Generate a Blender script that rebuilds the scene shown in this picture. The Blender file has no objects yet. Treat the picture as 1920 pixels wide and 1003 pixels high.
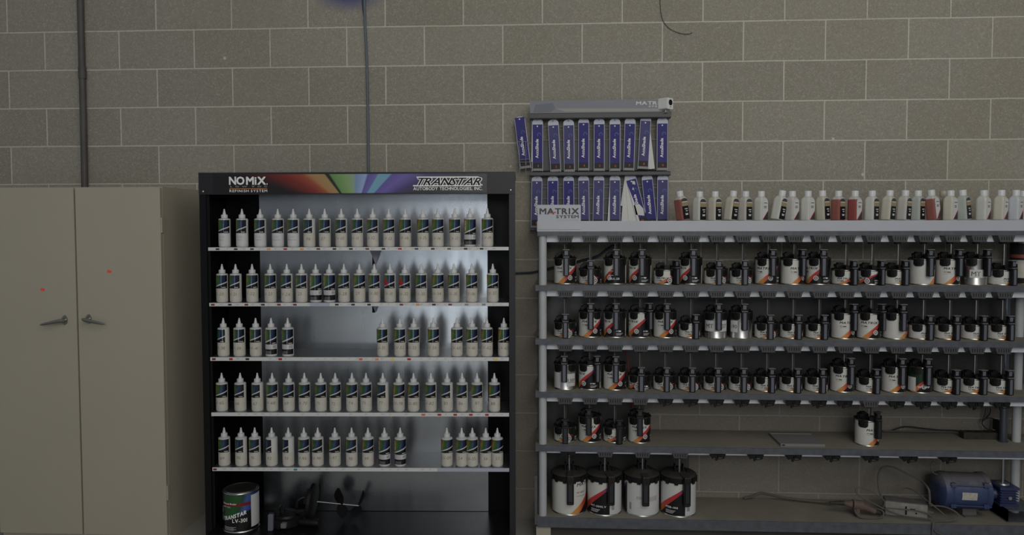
import bpy, math, random
from mathutils import Vector, Matrix
random.seed(7)
SC = bpy.context.scene
COL = SC.collection
PI = math.pi
rad = math.radians

# ---------------------------------------------------------------- camera, light, exposure
F, CX, CY = 1400.0, 960.0, 501.5
EYE = Vector((0, 0, 1.56))
psi = math.atan((1034 - CX) / F)
PY = 473.8                       # principal row: the frame is a slightly off-centre crop
pit = math.atan((PY - 415) / F)
CR = Matrix.Rotation(psi, 3, 'Z') @ Matrix.Rotation(PI / 2 - pit, 3, 'X') @ Matrix.Rotation(-0.0022, 3, 'Z')
cd = bpy.data.cameras.new('camera')
cd.sensor_fit = 'HORIZONTAL'; cd.sensor_width = 36.0; cd.lens = 36.0 * F / 1920.0; cd.shift_y = -(CY - PY) / 1920.0
cam = bpy.data.objects.new('camera', cd); COL.objects.link(cam)
cam.matrix_world = Matrix.Translation(EYE) @ CR.to_4x4()
SC.camera = cam

w = bpy.data.worlds.new('world'); SC.world = w; w.use_nodes = True
bg = w.node_tree.nodes['Background']
bg.inputs[0].default_value = (0.86, 0.93, 1.0, 1); bg.inputs[1].default_value = 0.38

def area(name, loc, target, sx, sy, power, col):
    l = bpy.data.lights.new(name, 'AREA'); l.shape = 'RECTANGLE'; l.size = sx; l.size_y = sy
    l.energy = power; l.color = col
    o = bpy.data.objects.new(name, l); COL.objects.link(o); o.location = loc
    o.rotation_euler = (Vector(target) - Vector(loc)).to_track_quat('-Z', 'Y').to_euler()
    return o
area('ceiling_light', (1.7, -0.4, 4.1), (-0.1, 3.9, 1.2), 3.6, 2.2, 120, (1.0, 0.95, 0.86))
area('front_fill', (1.0, -3.6, 3.1), (0.2, 3.9, 1.1), 3.2, 1.5, 170, (1.0, 0.985, 0.95))  # frontal fill added so light reaches the rails under the shelf lips
area('door_daylight', (-0.9, -6.2, 0.85), (-0.9, 3.9, 1.0), 1.0, 1.6, 30, (0.84, 0.92, 1.0))
patch_l = area('floor_patch_fill', (-0.9, -4.3, 4.8), (-0.9, -4.3, 0.0), 0.9, 3.2, 420, (0.88, 0.94, 1.0)); patch_l.data.spread = math.radians(40)  # lamp added overhead to make the bright floor patch mirrored in the galvanised sheet

SC.view_settings.view_transform = 'Standard'; SC.view_settings.look = 'None'
SC.view_settings.gamma = 1.0; SC.view_settings.exposure = -1.06
SC.view_settings.use_curve_mapping = False

# ---------------------------------------------------------------- helpers
def ray(u, v):
    return CR @ Vector(((u - CX) / F, -(v - PY) / F, -1))
def P(u, v, Y):
    d = ray(u, v); return EYE + d * (Y / d.y)

def mat(name, col, rough=0.5, metal=0.0, noise=0.0, nscale=20.0, bump=0.0, spec=None, stretch=None, trans=0.0):
    m = bpy.data.materials.new(name); m.use_nodes = True
    nt = m.node_tree; b = nt.nodes['Principled BSDF']
    b.inputs['Base Color'].default_value = (*col, 1); b.inputs['Roughness'].default_value = rough
    b.inputs['Metallic'].default_value = metal
    if spec is not None: b.inputs['Specular IOR Level'].default_value = spec
    if trans: b.inputs['Transmission Weight'].default_value = trans
    if noise or bump:
        tc = nt.nodes.new('ShaderNodeTexCoord'); n = nt.nodes.new('ShaderNodeTexNoise')
        n.inputs['Scale'].default_value = nscale; n.inputs['Detail'].default_value = 5
        if stretch:
            mp = nt.nodes.new('ShaderNodeMapping'); mp.inputs['Scale'].default_value = stretch
            nt.links.new(tc.outputs['Object'], mp.inputs[0]); nt.links.new(mp.outputs[0], n.inputs[0])
        else: nt.links.new(tc.outputs['Object'], n.inputs[0])
        if noise:
            mx = nt.nodes.new('ShaderNodeMix'); mx.data_type = 'RGBA'
            mx.inputs[6].default_value = (*[c * (1 - noise) for c in col], 1)
            mx.inputs[7].default_value = (*[min(1, c * (1 + noise)) for c in col], 1)
            nt.links.new(n.outputs[0], mx.inputs[0]); nt.links.new(mx.outputs[2], b.inputs['Base Color'])
        if bump:
            bp = nt.nodes.new('ShaderNodeBump'); bp.inputs['Strength'].default_value = bump
            bp.inputs['Distance'].default_value = 0.002
            nt.links.new(n.outputs[0], bp.inputs['Height']); nt.links.new(bp.outputs[0], b.inputs['Normal'])
    return m

class NT:
    """tiny node-math helper"""
    def __init__(s, m):
        m.use_nodes = True; s.t = m.node_tree; s.b = s.t.nodes['Principled BSDF']
    def m(s, op, a, b=0.0, c=0.0, clamp=False):
        n = s.t.nodes.new('ShaderNodeMath'); n.operation = op; n.use_clamp = clamp
        for i, x in enumerate((a, b, c)):
            if isinstance(x, (int, float)): n.inputs[i].default_value = x
            else: s.t.links.new(x, n.inputs[i])
        return n.outputs[0]
    def mix(s, f, a, b):
        n = s.t.nodes.new('ShaderNodeMix'); n.data_type = 'RGBA'
        if isinstance(f, (int, float)): n.inputs[0].default_value = f
        else: s.t.links.new(f, n.inputs[0])
        for i, x in ((6, a), (7, b)):
            if isinstance(x, tuple): n.inputs[i].default_value = (*x, 1)
            else: s.t.links.new(x, n.inputs[i])
        return n.outputs[2]
    def ramp(s, f, stops, mode='LINEAR'):
        n = s.t.nodes.new('ShaderNodeValToRGB'); n.color_ramp.interpolation = mode
        e = n.color_ramp.elements
        while len(e) < len(stops): e.new(0.5)
        for k, (p, c) in enumerate(stops): e[k].position = p; e[k].color = (*c, 1)
        s.t.links.new(f, n.inputs[0]); return n.outputs[0]
    def uv(s):
        tc = s.t.nodes.new('ShaderNodeTexCoord'); sp = s.t.nodes.new('ShaderNodeSeparateXYZ')
        s.t.links.new(tc.outputs['UV'], sp.inputs[0]); return sp.outputs[0], sp.outputs[1]
    def pos(s):
        tc = s.t.nodes.new('ShaderNodeTexCoord'); sp = s.t.nodes.new('ShaderNodeSeparateXYZ')
        s.t.links.new(tc.outputs['Object'], sp.inputs[0]); return sp.outputs[0], sp.outputs[1], sp.outputs[2], tc.outputs['Object']
    def noise(s, vec, scale, detail=4, stretch=None, fac=0.5):
        n = s.t.nodes.new('ShaderNodeTexNoise'); n.inputs['Scale'].default_value = scale; n.inputs['Detail'].default_value = detail
        n.inputs['Roughness'].default_value = fac
        if stretch:
            mp = s.t.nodes.new('ShaderNodeMapping'); mp.inputs['Scale'].default_value = stretch
            s.t.links.new(vec, mp.inputs[0]); vec = mp.outputs[0]
        s.t.links.new(vec, n.inputs[0]); return n.outputs[0]
    def out(s, col=None, rough=None, height=None, dist=0.002, strength=1.0, metal=None):
        if col is not None: s.t.links.new(col, s.b.inputs['Base Color'])
        if rough is not None:
            if isinstance(rough, float): s.b.inputs['Roughness'].default_value = rough
            else: s.t.links.new(rough, s.b.inputs['Roughness'])
        if metal is not None: s.b.inputs['Metallic'].default_value = metal
        if height is not None:
            bp = s.t.nodes.new('ShaderNodeBump'); bp.inputs['Distance'].default_value = dist; bp.inputs['Strength'].default_value = strength
            s.t.links.new(height, bp.inputs['Height']); s.t.links.new(bp.outputs[0], s.b.inputs['Normal'])

class MB:
    def __init__(s): s.v = []; s.f = []; s.mi = []; s.uv = {}; s.M = None; s.cur = 0
    def add(s, vs, fs, uvs=None):
        o = len(s.v)
        s.v += [tuple(s.M @ Vector(p)) if s.M else tuple(p) for p in vs]
        for k, f in enumerate(fs):
            if uvs: s.uv[len(s.f)] = [uvs[i] for i in f]
            s.f.append([i + o for i in f]); s.mi.append(s.cur)
        return s
    def box(s, x0, x1, y0, y1, z0, z1, c=0.0):
        if c:
            return s.prism([(x0 + c, z0), (x1 - c, z0), (x1, z0 + c), (x1, z1 - c), (x1 - c, z1), (x0 + c, z1), (x0, z1 - c), (x0, z0 + c)], y0, y1)
        v = [(x, y, z) for z in (z0, z1) for y in (y0, y1) for x in (x0, x1)]
        return s.add(v, [(0, 2, 3, 1), (4, 5, 7, 6), (0, 1, 5, 4), (2, 6, 7, 3), (0, 4, 6, 2), (1, 3, 7, 5)])
    def quad(s, x0, x1, y, z0, z1):
        return s.add([(x0, y, z0), (x1, y, z0), (x1, y, z1), (x0, y, z1)], [(0, 1, 2, 3)], [(0, 0), (1, 0), (1, 1), (0, 1)])
    def prism(s, poly, y0, y1, k=1.0):
        """polygon in x,z (counter-clockwise seen from -y) extruded y0..y1; k scales the back outline"""
        n = len(poly); cx = sum(p[0] for p in poly) / n; cz = sum(p[1] for p in poly) / n
        v = [(x, y0, z) for x, z in poly] + [(cx + (x - cx) * k, y1, cz + (z - cz) * k) for x, z in poly]
        f = [tuple(range(n)), tuple(range(2 * n - 1, n - 1, -1))] + [(i, i + n, (i + 1) % n + n, (i + 1) % n) for i in range(n)]
        return s.add(v, f)
    def prismx(s, poly, x0, x1):
        """polygon in y,z extruded along x"""
        n = len(poly)
        v = [(x0, y, z) for y, z in poly] + [(x1, y, z) for y, z in poly]
        f = [tuple(range(n - 1, -1, -1)), tuple(range(n, 2 * n))] + [(i, (i + 1) % n, (i + 1) % n + n, i + n) for i in range(n)]
        return s.add(v, f)
    def lathe(s, prof, seg=28, sx=1.0, sy=1.0, caps=True, sq=0.0):
        v = []; f = []; n = len(prof)
        for i in range(seg):
            a = 2 * PI * i / seg; c, d = math.cos(a), math.sin(a)
            k = 1.0
            if sq: k = 1.0 / ((abs(c) ** sq + abs(d) ** sq) ** (1.0 / sq))
            for (r, z) in prof: v.append((r * c * k * sx, r * d * k * sy, z))
        for i in range(seg):
            j = (i + 1) % seg
            for q in range(n - 1): f.append((i * n + q, j * n + q, j * n + q + 1, i * n + q + 1))
        if caps:
            if prof[0][0] > 1e-5: f.append(tuple(i * n for i in range(seg - 1, -1, -1)))
            if prof[-1][0] > 1e-5: f.append(tuple(i * n + n - 1 for i in range(seg)))
        return s.add(v, f)
    def cyl(s, a, b, r, r2=None, seg=16):
        a = Vector(a); b = Vector(b); d = b - a; L = d.length
        old = s.M; T = Matrix.Translation(a) @ d.to_track_quat('Z', 'Y').to_matrix().to_4x4()
        s.M = (old @ T) if old else T
        s.lathe([(r, 0), (r if r2 is None else r2, L)], seg); s.M = old; return s
    def tube(s, pts, r, seg=8, smooth=4):
        pts = [Vector(p) for p in pts]
        if smooth and len(pts) > 2:
            q = []
            for i in range(len(pts) - 1):
                p0 = pts[max(0, i - 1)]; p1 = pts[i]; p2 = pts[i + 1]; p3 = pts[min(len(pts) - 1, i + 2)]
                for k in range(smooth):
                    t = k / smooth
                    q.append(0.5 * ((2 * p1) + (p2 - p0) * t + (2 * p0 - 5 * p1 + 4 * p2 - p3) * t * t + (3 * p1 - p0 - 3 * p2 + p3) * t ** 3))
            q.append(pts[-1]); pts = q
        v = []; f = []; up = Vector((0.13, 0.21, 0.97)).normalized()
        for i, p in enumerate(pts):
            d = (pts[min(i + 1, len(pts) - 1)] - pts[max(i - 1, 0)]).normalized()
            a = d.cross(up)
            if a.length < 0.05: a = d.cross(Vector((1, 0, 0)))
            a.normalize(); b = d.cross(a); up = -b if (-b).dot(up) > 0 else b
            a = d.cross(up).normalized(); b = a.cross(d)
            for k in range(seg):
                t = 2 * PI * k / seg; v.append(p + a * (r * math.cos(t)) + b * (r * math.sin(t)))
        for i in range(len(pts) - 1):
            for k in range(seg):
                l = (k + 1) % seg; f.append((i * seg + k, i * seg + l, (i + 1) * seg + l, (i + 1) * seg + k))
        f.append(tuple(range(seg - 1, -1, -1))); f.append(tuple((len(pts) - 1) * seg + k for k in range(seg)))
        return s.add(v, f)
    def wrap(s, r, a0, a1, z0, z1, seg=20, zb=None, th=0.0):
        """patch on a cylinder, angles in degrees from -y towards +x, uv 0..1"""
        v = []; uv = []; f = []
        for i in range(seg + 1):
            t = i / seg; a = rad(a0 + (a1 - a0) * t)
            zl = zb(t) if zb else z0
            v += [(r * math.sin(a), -r * math.cos(a), zl), (r * math.sin(a), -r * math.cos(a), z1)]; uv += [(t, 0), (t, 1)]
        for i in range(seg): f.append((2 * i, 2 * i + 2, 2 * i + 3, 2 * i + 1))
        s.add(v, f, uv)
        if th:
            v2 = [(x * (r - th) / r, y * (r - th) / r, z) for x, y, z in v]
            n = len(v); vv = v + v2
            ff = [(2 * i + n, 2 * i + 1 + n, 2 * i + 3 + n, 2 * i + 2 + n) for i in range(seg)]
            for i in range(seg):
                ff.append((2 * i, 2 * i + n, 2 * i + 2 + n, 2 * i + 2)); ff.append((2 * i + 1, 2 * i + 3, 2 * i + 3 + n, 2 * i + 1 + n))
            ff.append((0, 1, 1 + n, n)); ff.append((2 * seg, 2 * seg + n, 2 * seg + 1 + n, 2 * seg + 1))
            s.add(vv, ff)
        return s
    def mesh(s, name, mats, smooth=True):
        me = bpy.data.meshes.new(name)
        me.from_pydata([tuple(p) for p in s.v], [], s.f)
        if s.uv:
            ul = me.uv_layers.new(name='uv')
            for p in me.polygons:
                u = s.uv.get(p.index)
                if u:
                    for k, li in enumerate(p.loop_indices): ul.data[li].uv = u[k]
        for m in (mats if isinstance(mats, (list, tuple)) else [mats]): me.materials.append(m)
        me.polygons.foreach_set('material_index', s.mi)
        if smooth: me.shade_smooth(); me.set_sharp_from_angle(angle=rad(35))
        me.update(); return me

def link(name, me, parent=None, M=None):
    o = bpy.data.objects.new(name, me); COL.objects.link(o)
    if parent: o.parent = parent
    if M is not None: o.matrix_local = M
    return o
def part(name, mb, mats, parent, label=None, M=None, smooth=True):
    me = mb.mesh(name, mats, smooth) if isinstance(mb, MB) else mb
    o = link(name, me, parent, M)
    if label: o['label'] = label
    return o
def tag(o, label, cat, group=None, kind=None):
    o['label'] = label; o['category'] = cat
    if group: o['group'] = group
    if kind: o['kind'] = kind
    return o
def thing(name, label, cat, M, group=None):
    o = bpy.data.objects.new(name, None); COL.objects.link(o); o.empty_display_size = 0.02
    o.matrix_world = M
    return tag(o, label, cat, group)
def T(x, y, z): return Matrix.Translation((x, y, z))
def RZ(d): return Matrix.Rotation(rad(d), 4, 'Z')
def RY(d): return Matrix.Rotation(rad(d), 4, 'Y')
def RX(d): return Matrix.Rotation(rad(d), 4, 'X')

# ---------------------------------------------------------------- lettering: outlines of the built-in typeface, laid out letter by letter
_gc = {}
def glyph(ch, bold):
    k = (ch, bold)
    if k not in _gc:
        cu = bpy.data.curves.new('letter', 'FONT'); cu.body = ch; cu.size = 1.0; cu.offset = bold; cu.resolution_u = 2
        o = bpy.data.objects.new('letter', cu)
        me = o.to_mesh(); vs = [(v.co.x, v.co.y) for v in me.vertices]; fs = [tuple(p.vertices) for p in me.polygons]
        o.to_mesh_clear(); bpy.data.objects.remove(o); bpy.data.curves.remove(cu)
        x0 = min((v[0] for v in vs), default=0); x1 = max((v[0] for v in vs), default=0.25)
        _gc[k] = ([(x - x0, y) for x, y in vs], fs, x1 - x0)
    return _gc[k]
def text(st, size, bold=0.0, shear=0.0, xs=1.0, gap=0.08, align='L', layout=None):
    if bold > 0:
        V, Fc, W = text(st, size, 0.0, shear, xs, gap + 1.6 * (bold if layout is None else layout), align)
        VV = []; FF = []; n = 4 if bold < 0.05 else 8
        for k in range(n):
            a = 2 * PI * (k + (0.5 if n == 4 else 0)) / n; dx = bold * size * math.cos(a) * xs * 0.9; dy = bold * size * math.sin(a) * 0.8; o = len(VV)
            VV += [(x + dx, y + dy, k + 1) for x, y, _ in V]; FF += [tuple(i + o for i in f) for f in Fc]
        return VV, FF, W
    return text0(st, size, bold, shear, xs, gap, align, None)
def text0(st, size, bold=0.0, shear=0.0, xs=1.0, gap=0.08, align='L', layout=None):
    """returns verts (x,y), faces, width; layout = outline weight used for the spacing"""
    V = []; Fc = []; x = 0.0
    for ch in st:
        if ch == ' ': x += 0.32; continue
        vs, fs, wd = glyph(ch, bold)
        if ch in '1Ii.': x += 0.05
        dx = 0.0
        if layout is not None: w0 = glyph(ch, layout)[2]; dx = (w0 - wd) / 2; wd = w0
        o = len(V); V += [((x + dx + a + b * shear) * size * xs, b * size) for a, b in vs]
        Fc += [tuple(i + o for i in f) for f in fs]; x += wd + gap + (0.05 if ch in '1Ii.' else 0)
    W = (x - gap) * size * xs
    off = {'L': 0, 'C': -W / 2, 'R': -W}[align]
    return [(a + off, b, 0) for a, b in V], Fc, W
def text_flat(mb, t, x, y, z, rot=0.0):
    c, s_ = math.cos(rad(rot)), math.sin(rad(rot))
    mb.add([(x + a * c - b * s_, y - l * 2e-5, z + a * s_ + b * c) for a, b, l in t[0]], t[1])
def text_wrap(mb, t, r, ang, z, rot=0.0):
    c, s_ = math.cos(rad(rot)), math.sin(rad(rot)); v = []
    for a, b, l in t[0]:
        xx = a * c - b * s_; zz = a * s_ + b * c; th = rad(ang) + xx / r; r2 = r + l * 2e-5
        v.append((r2 * math.sin(th), -r2 * math.cos(th), z + zz))
    mb.add(v, t[1])

# ---------------------------------------------------------------- materials
def wall_material():
    m = bpy.data.materials.new('concrete_block'); n = NT(m); x, y, z, vec = n.pos()
    cb = n.t.nodes.new('ShaderNodeCombineXYZ')
    wob = n.noise(vec, 3.0, 2)
    n.t.links.new(n.m('ADD', x, 2.2803 - 0.4061 * 2 + 0.4061 * 20), cb.inputs[0])
    n.t.links.new(n.m('ADD', n.m('ADD', z, -0.5585 + 0.201 * 10 + 0.0015), n.m('MULTIPLY', n.m('SUBTRACT', wob, 0.5), 0.004)), cb.inputs[1])
    def brick(msize, smooth):
        b = n.t.nodes.new('ShaderNodeTexBrick'); b.offset = 0.5; b.offset_frequency = 2; b.squash = 1
        b.inputs['Scale'].default_value = 1; b.inputs['Brick Width'].default_value = 0.4061; b.inputs['Row Height'].default_value = 0.201
        b.inputs['Mortar Size'].default_value = msize; b.inputs['Mortar Smooth'].default_value = smooth
        n.t.links.new(cb.outputs[0], b.inputs[0]); return b
    b = brick(0.0042, 0.25)
    b.inputs['Color1'].default_value = (0.272, 0.253, 0.212, 1); b.inputs['Color2'].default_value = (0.318, 0.298, 0.253, 1)
    b.inputs['Mortar'].default_value = (0.58, 0.555, 0.485, 1)
    fine = n.noise(vec, 150, 4, fac=0.75); med = n.noise(vec, 48, 5, fac=0.75); low = n.noise(vec, 1.6, 4)
    col = n.mix(n.m('MULTIPLY', n.m('SUBTRACT', med, 0.38), 2.0, clamp=True), n.mix(0.22, b.outputs['Color'], (0.14, 0.13, 0.10)), b.outputs['Color'])
    col = n.mix(n.m('MULTIPLY', n.m('SUBTRACT', fine, 0.53), 4.2, clamp=True), col, (0.50, 0.475, 0.415))
    col = n.mix(n.m('MULTIPLY', n.m('SUBTRACT', 0.45, fine), 4.0, clamp=True), col, (0.14, 0.135, 0.105))
    col = n.mix(n.m('MULTIPLY', n.m('SUBTRACT', low, 0.5), 2.2, clamp=True), col, n.mix(0.30, col, (0.20, 0.175, 0.11)))
    # yellow-brown grime low down, then a greyer, darker tone further down
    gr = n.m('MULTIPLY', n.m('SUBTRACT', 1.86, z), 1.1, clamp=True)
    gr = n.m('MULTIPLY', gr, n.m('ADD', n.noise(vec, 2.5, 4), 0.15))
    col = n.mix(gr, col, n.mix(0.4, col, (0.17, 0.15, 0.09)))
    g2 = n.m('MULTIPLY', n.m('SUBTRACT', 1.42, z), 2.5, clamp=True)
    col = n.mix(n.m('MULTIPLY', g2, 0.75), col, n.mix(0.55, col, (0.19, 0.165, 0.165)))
    # blue overspray blot near the top of the wall
    dx = n.m('MULTIPLY', n.m('ADD', x, -BLOT[0]), 4.2); dz = n.m('MULTIPLY', n.m('ADD', z, -BLOT[1]), 9.0)
    dd = n.m('SQRT', n.m('ADD', n.m('MULTIPLY', dx, dx), n.m('MULTIPLY', dz, dz)))
    col = n.mix(n.m('MULTIPLY', n.m('SUBTRACT', 0.85, dd), 1.7, clamp=True), col, (0.10, 0.10, 0.20))
    # pale chips
    vo = n.t.nodes.new('ShaderNodeTexVoronoi'); vo.inputs['Scale'].default_value = 3.4; n.t.links.new(vec, vo.inputs[0])
    col = n.mix(n.m('MULTIPLY', n.m('SUBTRACT', 0.035, vo.outputs['Distance']), 60, clamp=True), col, (0.55, 0.52, 0.45))
    h = n.m('ADD', n.m('MULTIPLY', b.outputs['Fac'], 1.2), n.m('ADD', n.m('MULTIPLY', fine, 0.55), n.m('MULTIPLY', med, 0.5)))
    n.out(col, 0.93, h, 0.0022, 0.75); return m

YW = 3.87
q = P(655, -9, YW); BLOT = (q.x, q.z)
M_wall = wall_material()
M_floor = mat('concrete_floor', (0.33, 0.32, 0.29), 0.55, noise=0.25, nscale=3)
M_ceil = mat('ceiling_deck', (0.4, 0.4, 0.39), 0.8)
M_steelpaint = mat('putty_enamel', (0.40, 0.365, 0.29), 0.42, noise=0.05, nscale=2.5)
M_chrome = mat('worn_chrome', (0.36, 0.35, 0.32), 0.28, 1.0)
M_orange = mat('orange_sticker', (0.95, 0.09, 0.03), 0.6)
M_conduit = mat('dark_conduit', (0.075, 0.072, 0.068), 0.6, 0.0, noise=0.35, nscale=12)
M_bluetube = mat('blue_tube', (0.10, 0.125, 0.15), 0.4, noise=0.3, nscale=14)
M_blackmetal = mat('black_enamel', (0.007, 0.007, 0.008), 0.30, spec=0.22)
M_blackmetal2 = mat('paler_black_enamel', (0.022, 0.021, 0.026), 0.4, spec=0.3)  # paler tone of the black enamel, for the right upright and header
M_blackin = mat('black_inner_panel', (0.003, 0.003, 0.004), 0.35, spec=0.12)
M_screw = mat('screw_metal', (0.6, 0.6, 0.6), 0.3, 1.0)
M_white = mat('white_print', (0.80, 0.80, 0.80), 0.5)
M_greyprint = mat('grey_print', (0.42, 0.42, 0.42), 0.6)
M_signblack = mat('sign_black', (0.007, 0.007, 0.009), 0.4, spec=0.2)
M_shelf = mat('shelf_metal', (0.30, 0.31, 0.32), 0.35, 0.9)
M_strip = mat('label_strip_white', (0.62, 0.62, 0.61), 0.5)
M_strip2 = mat('bare_strip_blue', (0.40, 0.42, 0.50), 0.4)
M_stripink = mat('strip_ink', (0.27, 0.27, 0.29), 0.6)
SW = {'k': (0.02, 0.02, 0.025), 'r': (0.40, 0.015, 0.02), 'd': (0.16, 0.02, 0.025), 'o': (0.75, 0.27, 0.07), 'y': (0.75, 0.58, 0.08),
      'n': (0.04, 0.05, 0.10), 'g': (0.12, 0.13, 0.04), 'b': (0.20, 0.24, 0.32), 't': (0.05, 0.25, 0.30), 'O': (0.65, 0.13, 0.06)}
M_sw = {k: mat('swatch_' + n_, SW[k], 0.5) for k, n_ in zip('krdoyngbtO', ['black', 'red', 'maroon', 'orange', 'yellow', 'navy', 'olive', 'slate', 'teal', 'vermilion'])}
M_bottle = mat('white_plastic', (0.57, 0.57, 0.56), 0.16, noise=0.02, nscale=30)
M_nozzle = mat('white_nozzle_plastic', (0.60, 0.61, 0.615), 0.35)
M_tape = mat('masking_tape', (0.53, 0.505, 0.445), 0.65, noise=0.12, nscale=45)
M_paper = mat('white_tape', (0.57, 0.57, 0.57), 0.6, noise=0.03, nscale=45)
M_ink = mat('marker_ink', (0.15, 0.12, 0.085), 0.7)
M_inkf = mat('faded_marker_ink', (0.30, 0.30, 0.30), 0.7)
M_bp = mat('black_plastic', (0.010, 0.010, 0.011), 0.42, noise=0.4, nscale=60, spec=0.22)
M_bpd = mat('dusty_black_plastic', (0.040, 0.037, 0.032), 0.6, noise=0.6, nscale=35, spec=0.25)
M_panel = mat('grey_handle_inset', (0.115, 0.125, 0.155), 0.35)
M_edge = mat('worn_grey_edge', (0.15, 0.15, 0.15), 0.45)
M_tin = mat('tin_plate', (0.50, 0.50, 0.48), 0.34, 1.0)
M_rack = mat('rack_grey_paint', (0.078, 0.085, 0.100), 0.45, noise=0.5, nscale=30)
M_rackdust = mat('dusty_shelf_top', (0.205, 0.192, 0.152), 0.8, noise=0.22, nscale=9)
M_rackw = mat('rack_white_paint', (0.43, 0.45, 0.50), 0.4, noise=0.06, nscale=8)
M_post = mat('post_grey_white', (0.43, 0.44, 0.46), 0.45, noise=0.14, nscale=14)
M_rail = mat('rail_blue_white', (0.88, 0.91, 0.98), 0.25)
M_bracket = mat('stirrer_head_grey', (0.068, 0.067, 0.072), 0.5, noise=0.3, nscale=40, spec=0.3)
M_slot = mat('slot_black', (0.004, 0.004, 0.004), 0.8)
M_dkin = mat('dark_handle_inset', (0.022, 0.024, 0.030), 0.35)
M_green = mat('dark_green_plastic', (0.010, 0.018, 0.013), 0.4, spec=0.3)
M_rackback = mat('dark_back_sheet', (0.085, 0.083, 0.082), 0.35, 0.35, noise=0.3, nscale=3)
M_rod = mat('zinc_rod', (0.34, 0.35, 0.37), 0.35, 0.85)
M_greyboard = mat('grey_header_board', (0.235, 0.235, 0.265), 0.55, spec=0.2)
M_greypale = mat('pale_header_swoosh', (0.31, 0.31, 0.295), 0.5, spec=0.2)
M_darkbar = mat('grey_shelf_bar', (0.085, 0.085, 0.088), 0.45, spec=0.25)
M_wire = mat('pale_wire', (0.38, 0.38, 0.37), 0.4, 0.6)
M_card = mat('pale_card', (0.50, 0.53, 0.62), 0.5)
M_cardw = mat('white_card', (0.60, 0.60, 0.57), 0.6)
M_blue = mat('deck_blue', (0.043, 0.036, 0.175), 0.5, noise=0.18, nscale=25, spec=0.15)
M_blue2 = mat('deck_blue_faded', (0.075, 0.070, 0.180), 0.55, noise=0.2, nscale=25, spec=0.15)
M_deckdark = mat('deck_dark_foot', (0.018, 0.018, 0.019), 0.45, spec=0.2)
M_rednum = mat('red_number', (0.62, 0.05, 0.035), 0.5)
def mat_motor():
    m = bpy.data.materials.new('dusty_motor_blue'); n = NT(m); x, y, z, vec = n.pos()
    no = n.noise(vec, 22, 4)
    c = n.mix(no, (0.020, 0.034, 0.095), (0.045, 0.065, 0.16))
    f = n.m('MULTIPLY', n.m('ADD', n.m('SUBTRACT', z, 0.150), n.m('MULTIPLY', n.m('SUBTRACT', no, 0.5), 0.05)), 28, clamp=True)
    n.out(n.mix(n.m('MULTIPLY', f, 0.85), c, (0.14, 0.13, 0.13)), 0.5); return m
M_motor = mat_motor()
M_gear = mat('gearbox_blue', (0.028, 0.036, 0.105), 0.45, noise=0.3, nscale=16)
M_dusty = mat('dust_grey', (0.105, 0.100, 0.097), 0.75, noise=0.3, nscale=18)
M_cable = mat('dusty_cable', (0.095, 0.088, 0.080), 0.7, noise=0.25, nscale=20)
M_black = mat('black_cable', (0.015, 0.015, 0.016), 0.5)
M_redcord = mat('red_cord', (0.45, 0.03, 0.03), 0.5)

def mat_back():
    m = bpy.data.materials.new('galvanised_sheet'); n = NT(m); x, y, z, vec = n.pos()
    a = n.noise(vec, 16, 5, stretch=(1, 1, 0.12)); b = n.noise(vec, 5, 3); sp = n.noise(vec, 170, 2)
    col = n.mix(b, (0.34, 0.36, 0.385), (0.46, 0.48, 0.51))
    col = n.mix(n.m('MULTIPLY', n.m('MULTIPLY', n.m('SUBTRACT', sp, 0.66), 14, clamp=True), n.m('MULTIPLY', n.m('SUBTRACT', 0.42, z), 5, clamp=True)), col, (0.8, 0.8, 0.8))
    n.out(col, n.m('ADD', 0.17, n.m('MULTIPLY', a, 0.16)), metal=1.0); return m
M_galv = mat_back()

def mat_sign():
    m = bpy.data.materials.new('rainbow_fan_print'); n = NT(m); u, v = n.uv()
    t = n.m('DIVIDE', u, v); f = n.m('ADD', n.m('DIVIDE', t, 6.0), 0.5)
    K = lambda t_: t_ / 6.0 + 0.5
    S = [(K(-2.95), (0.010, 0.008, 0.010)), (K(-2.5), (0.05, 0.010, 0.010)), (K(-1.75), (0.19, 0.022, 0.016)), (K(-1.35), (0.28, 0.06, 0.03)), (K(-1.12), (0.36, 0.20, 0.08)),
         (K(-0.78), (0.33, 0.235, 0.10)), (K(-0.74), (0.012, 0.015, 0.012)), (K(-0.66), (0.012, 0.015, 0.012)), (K(-0.62), (0.12, 0.26, 0.075)), (K(-0.22), (0.22, 0.34, 0.14)),
         (K(-0.02), (0.24, 0.34, 0.26)), (K(0.02), (0.18, 0.27, 0.44)), (K(0.30), (0.28, 0.38, 0.60)), (K(0.34), (0.10, 0.08, 0.30)), (K(0.58), (0.14, 0.13, 0.40)), (K(0.60), (0.16, 0.35, 0.46)),
         (K(0.90), (0.16, 0.33, 0.46)), (K(0.95), (0.10, 0.075, 0.30)), (K(1.30), (0.14, 0.10, 0.36)), (K(1.9), (0.040, 0.028, 0.13)), (K(2.6), (0.014, 0.012, 0.03)), (K(2.95), (0.010, 0.010, 0.014))]
    n.out(n.ramp(f, S), 0.3); return m
M_sign = mat_sign()

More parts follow.
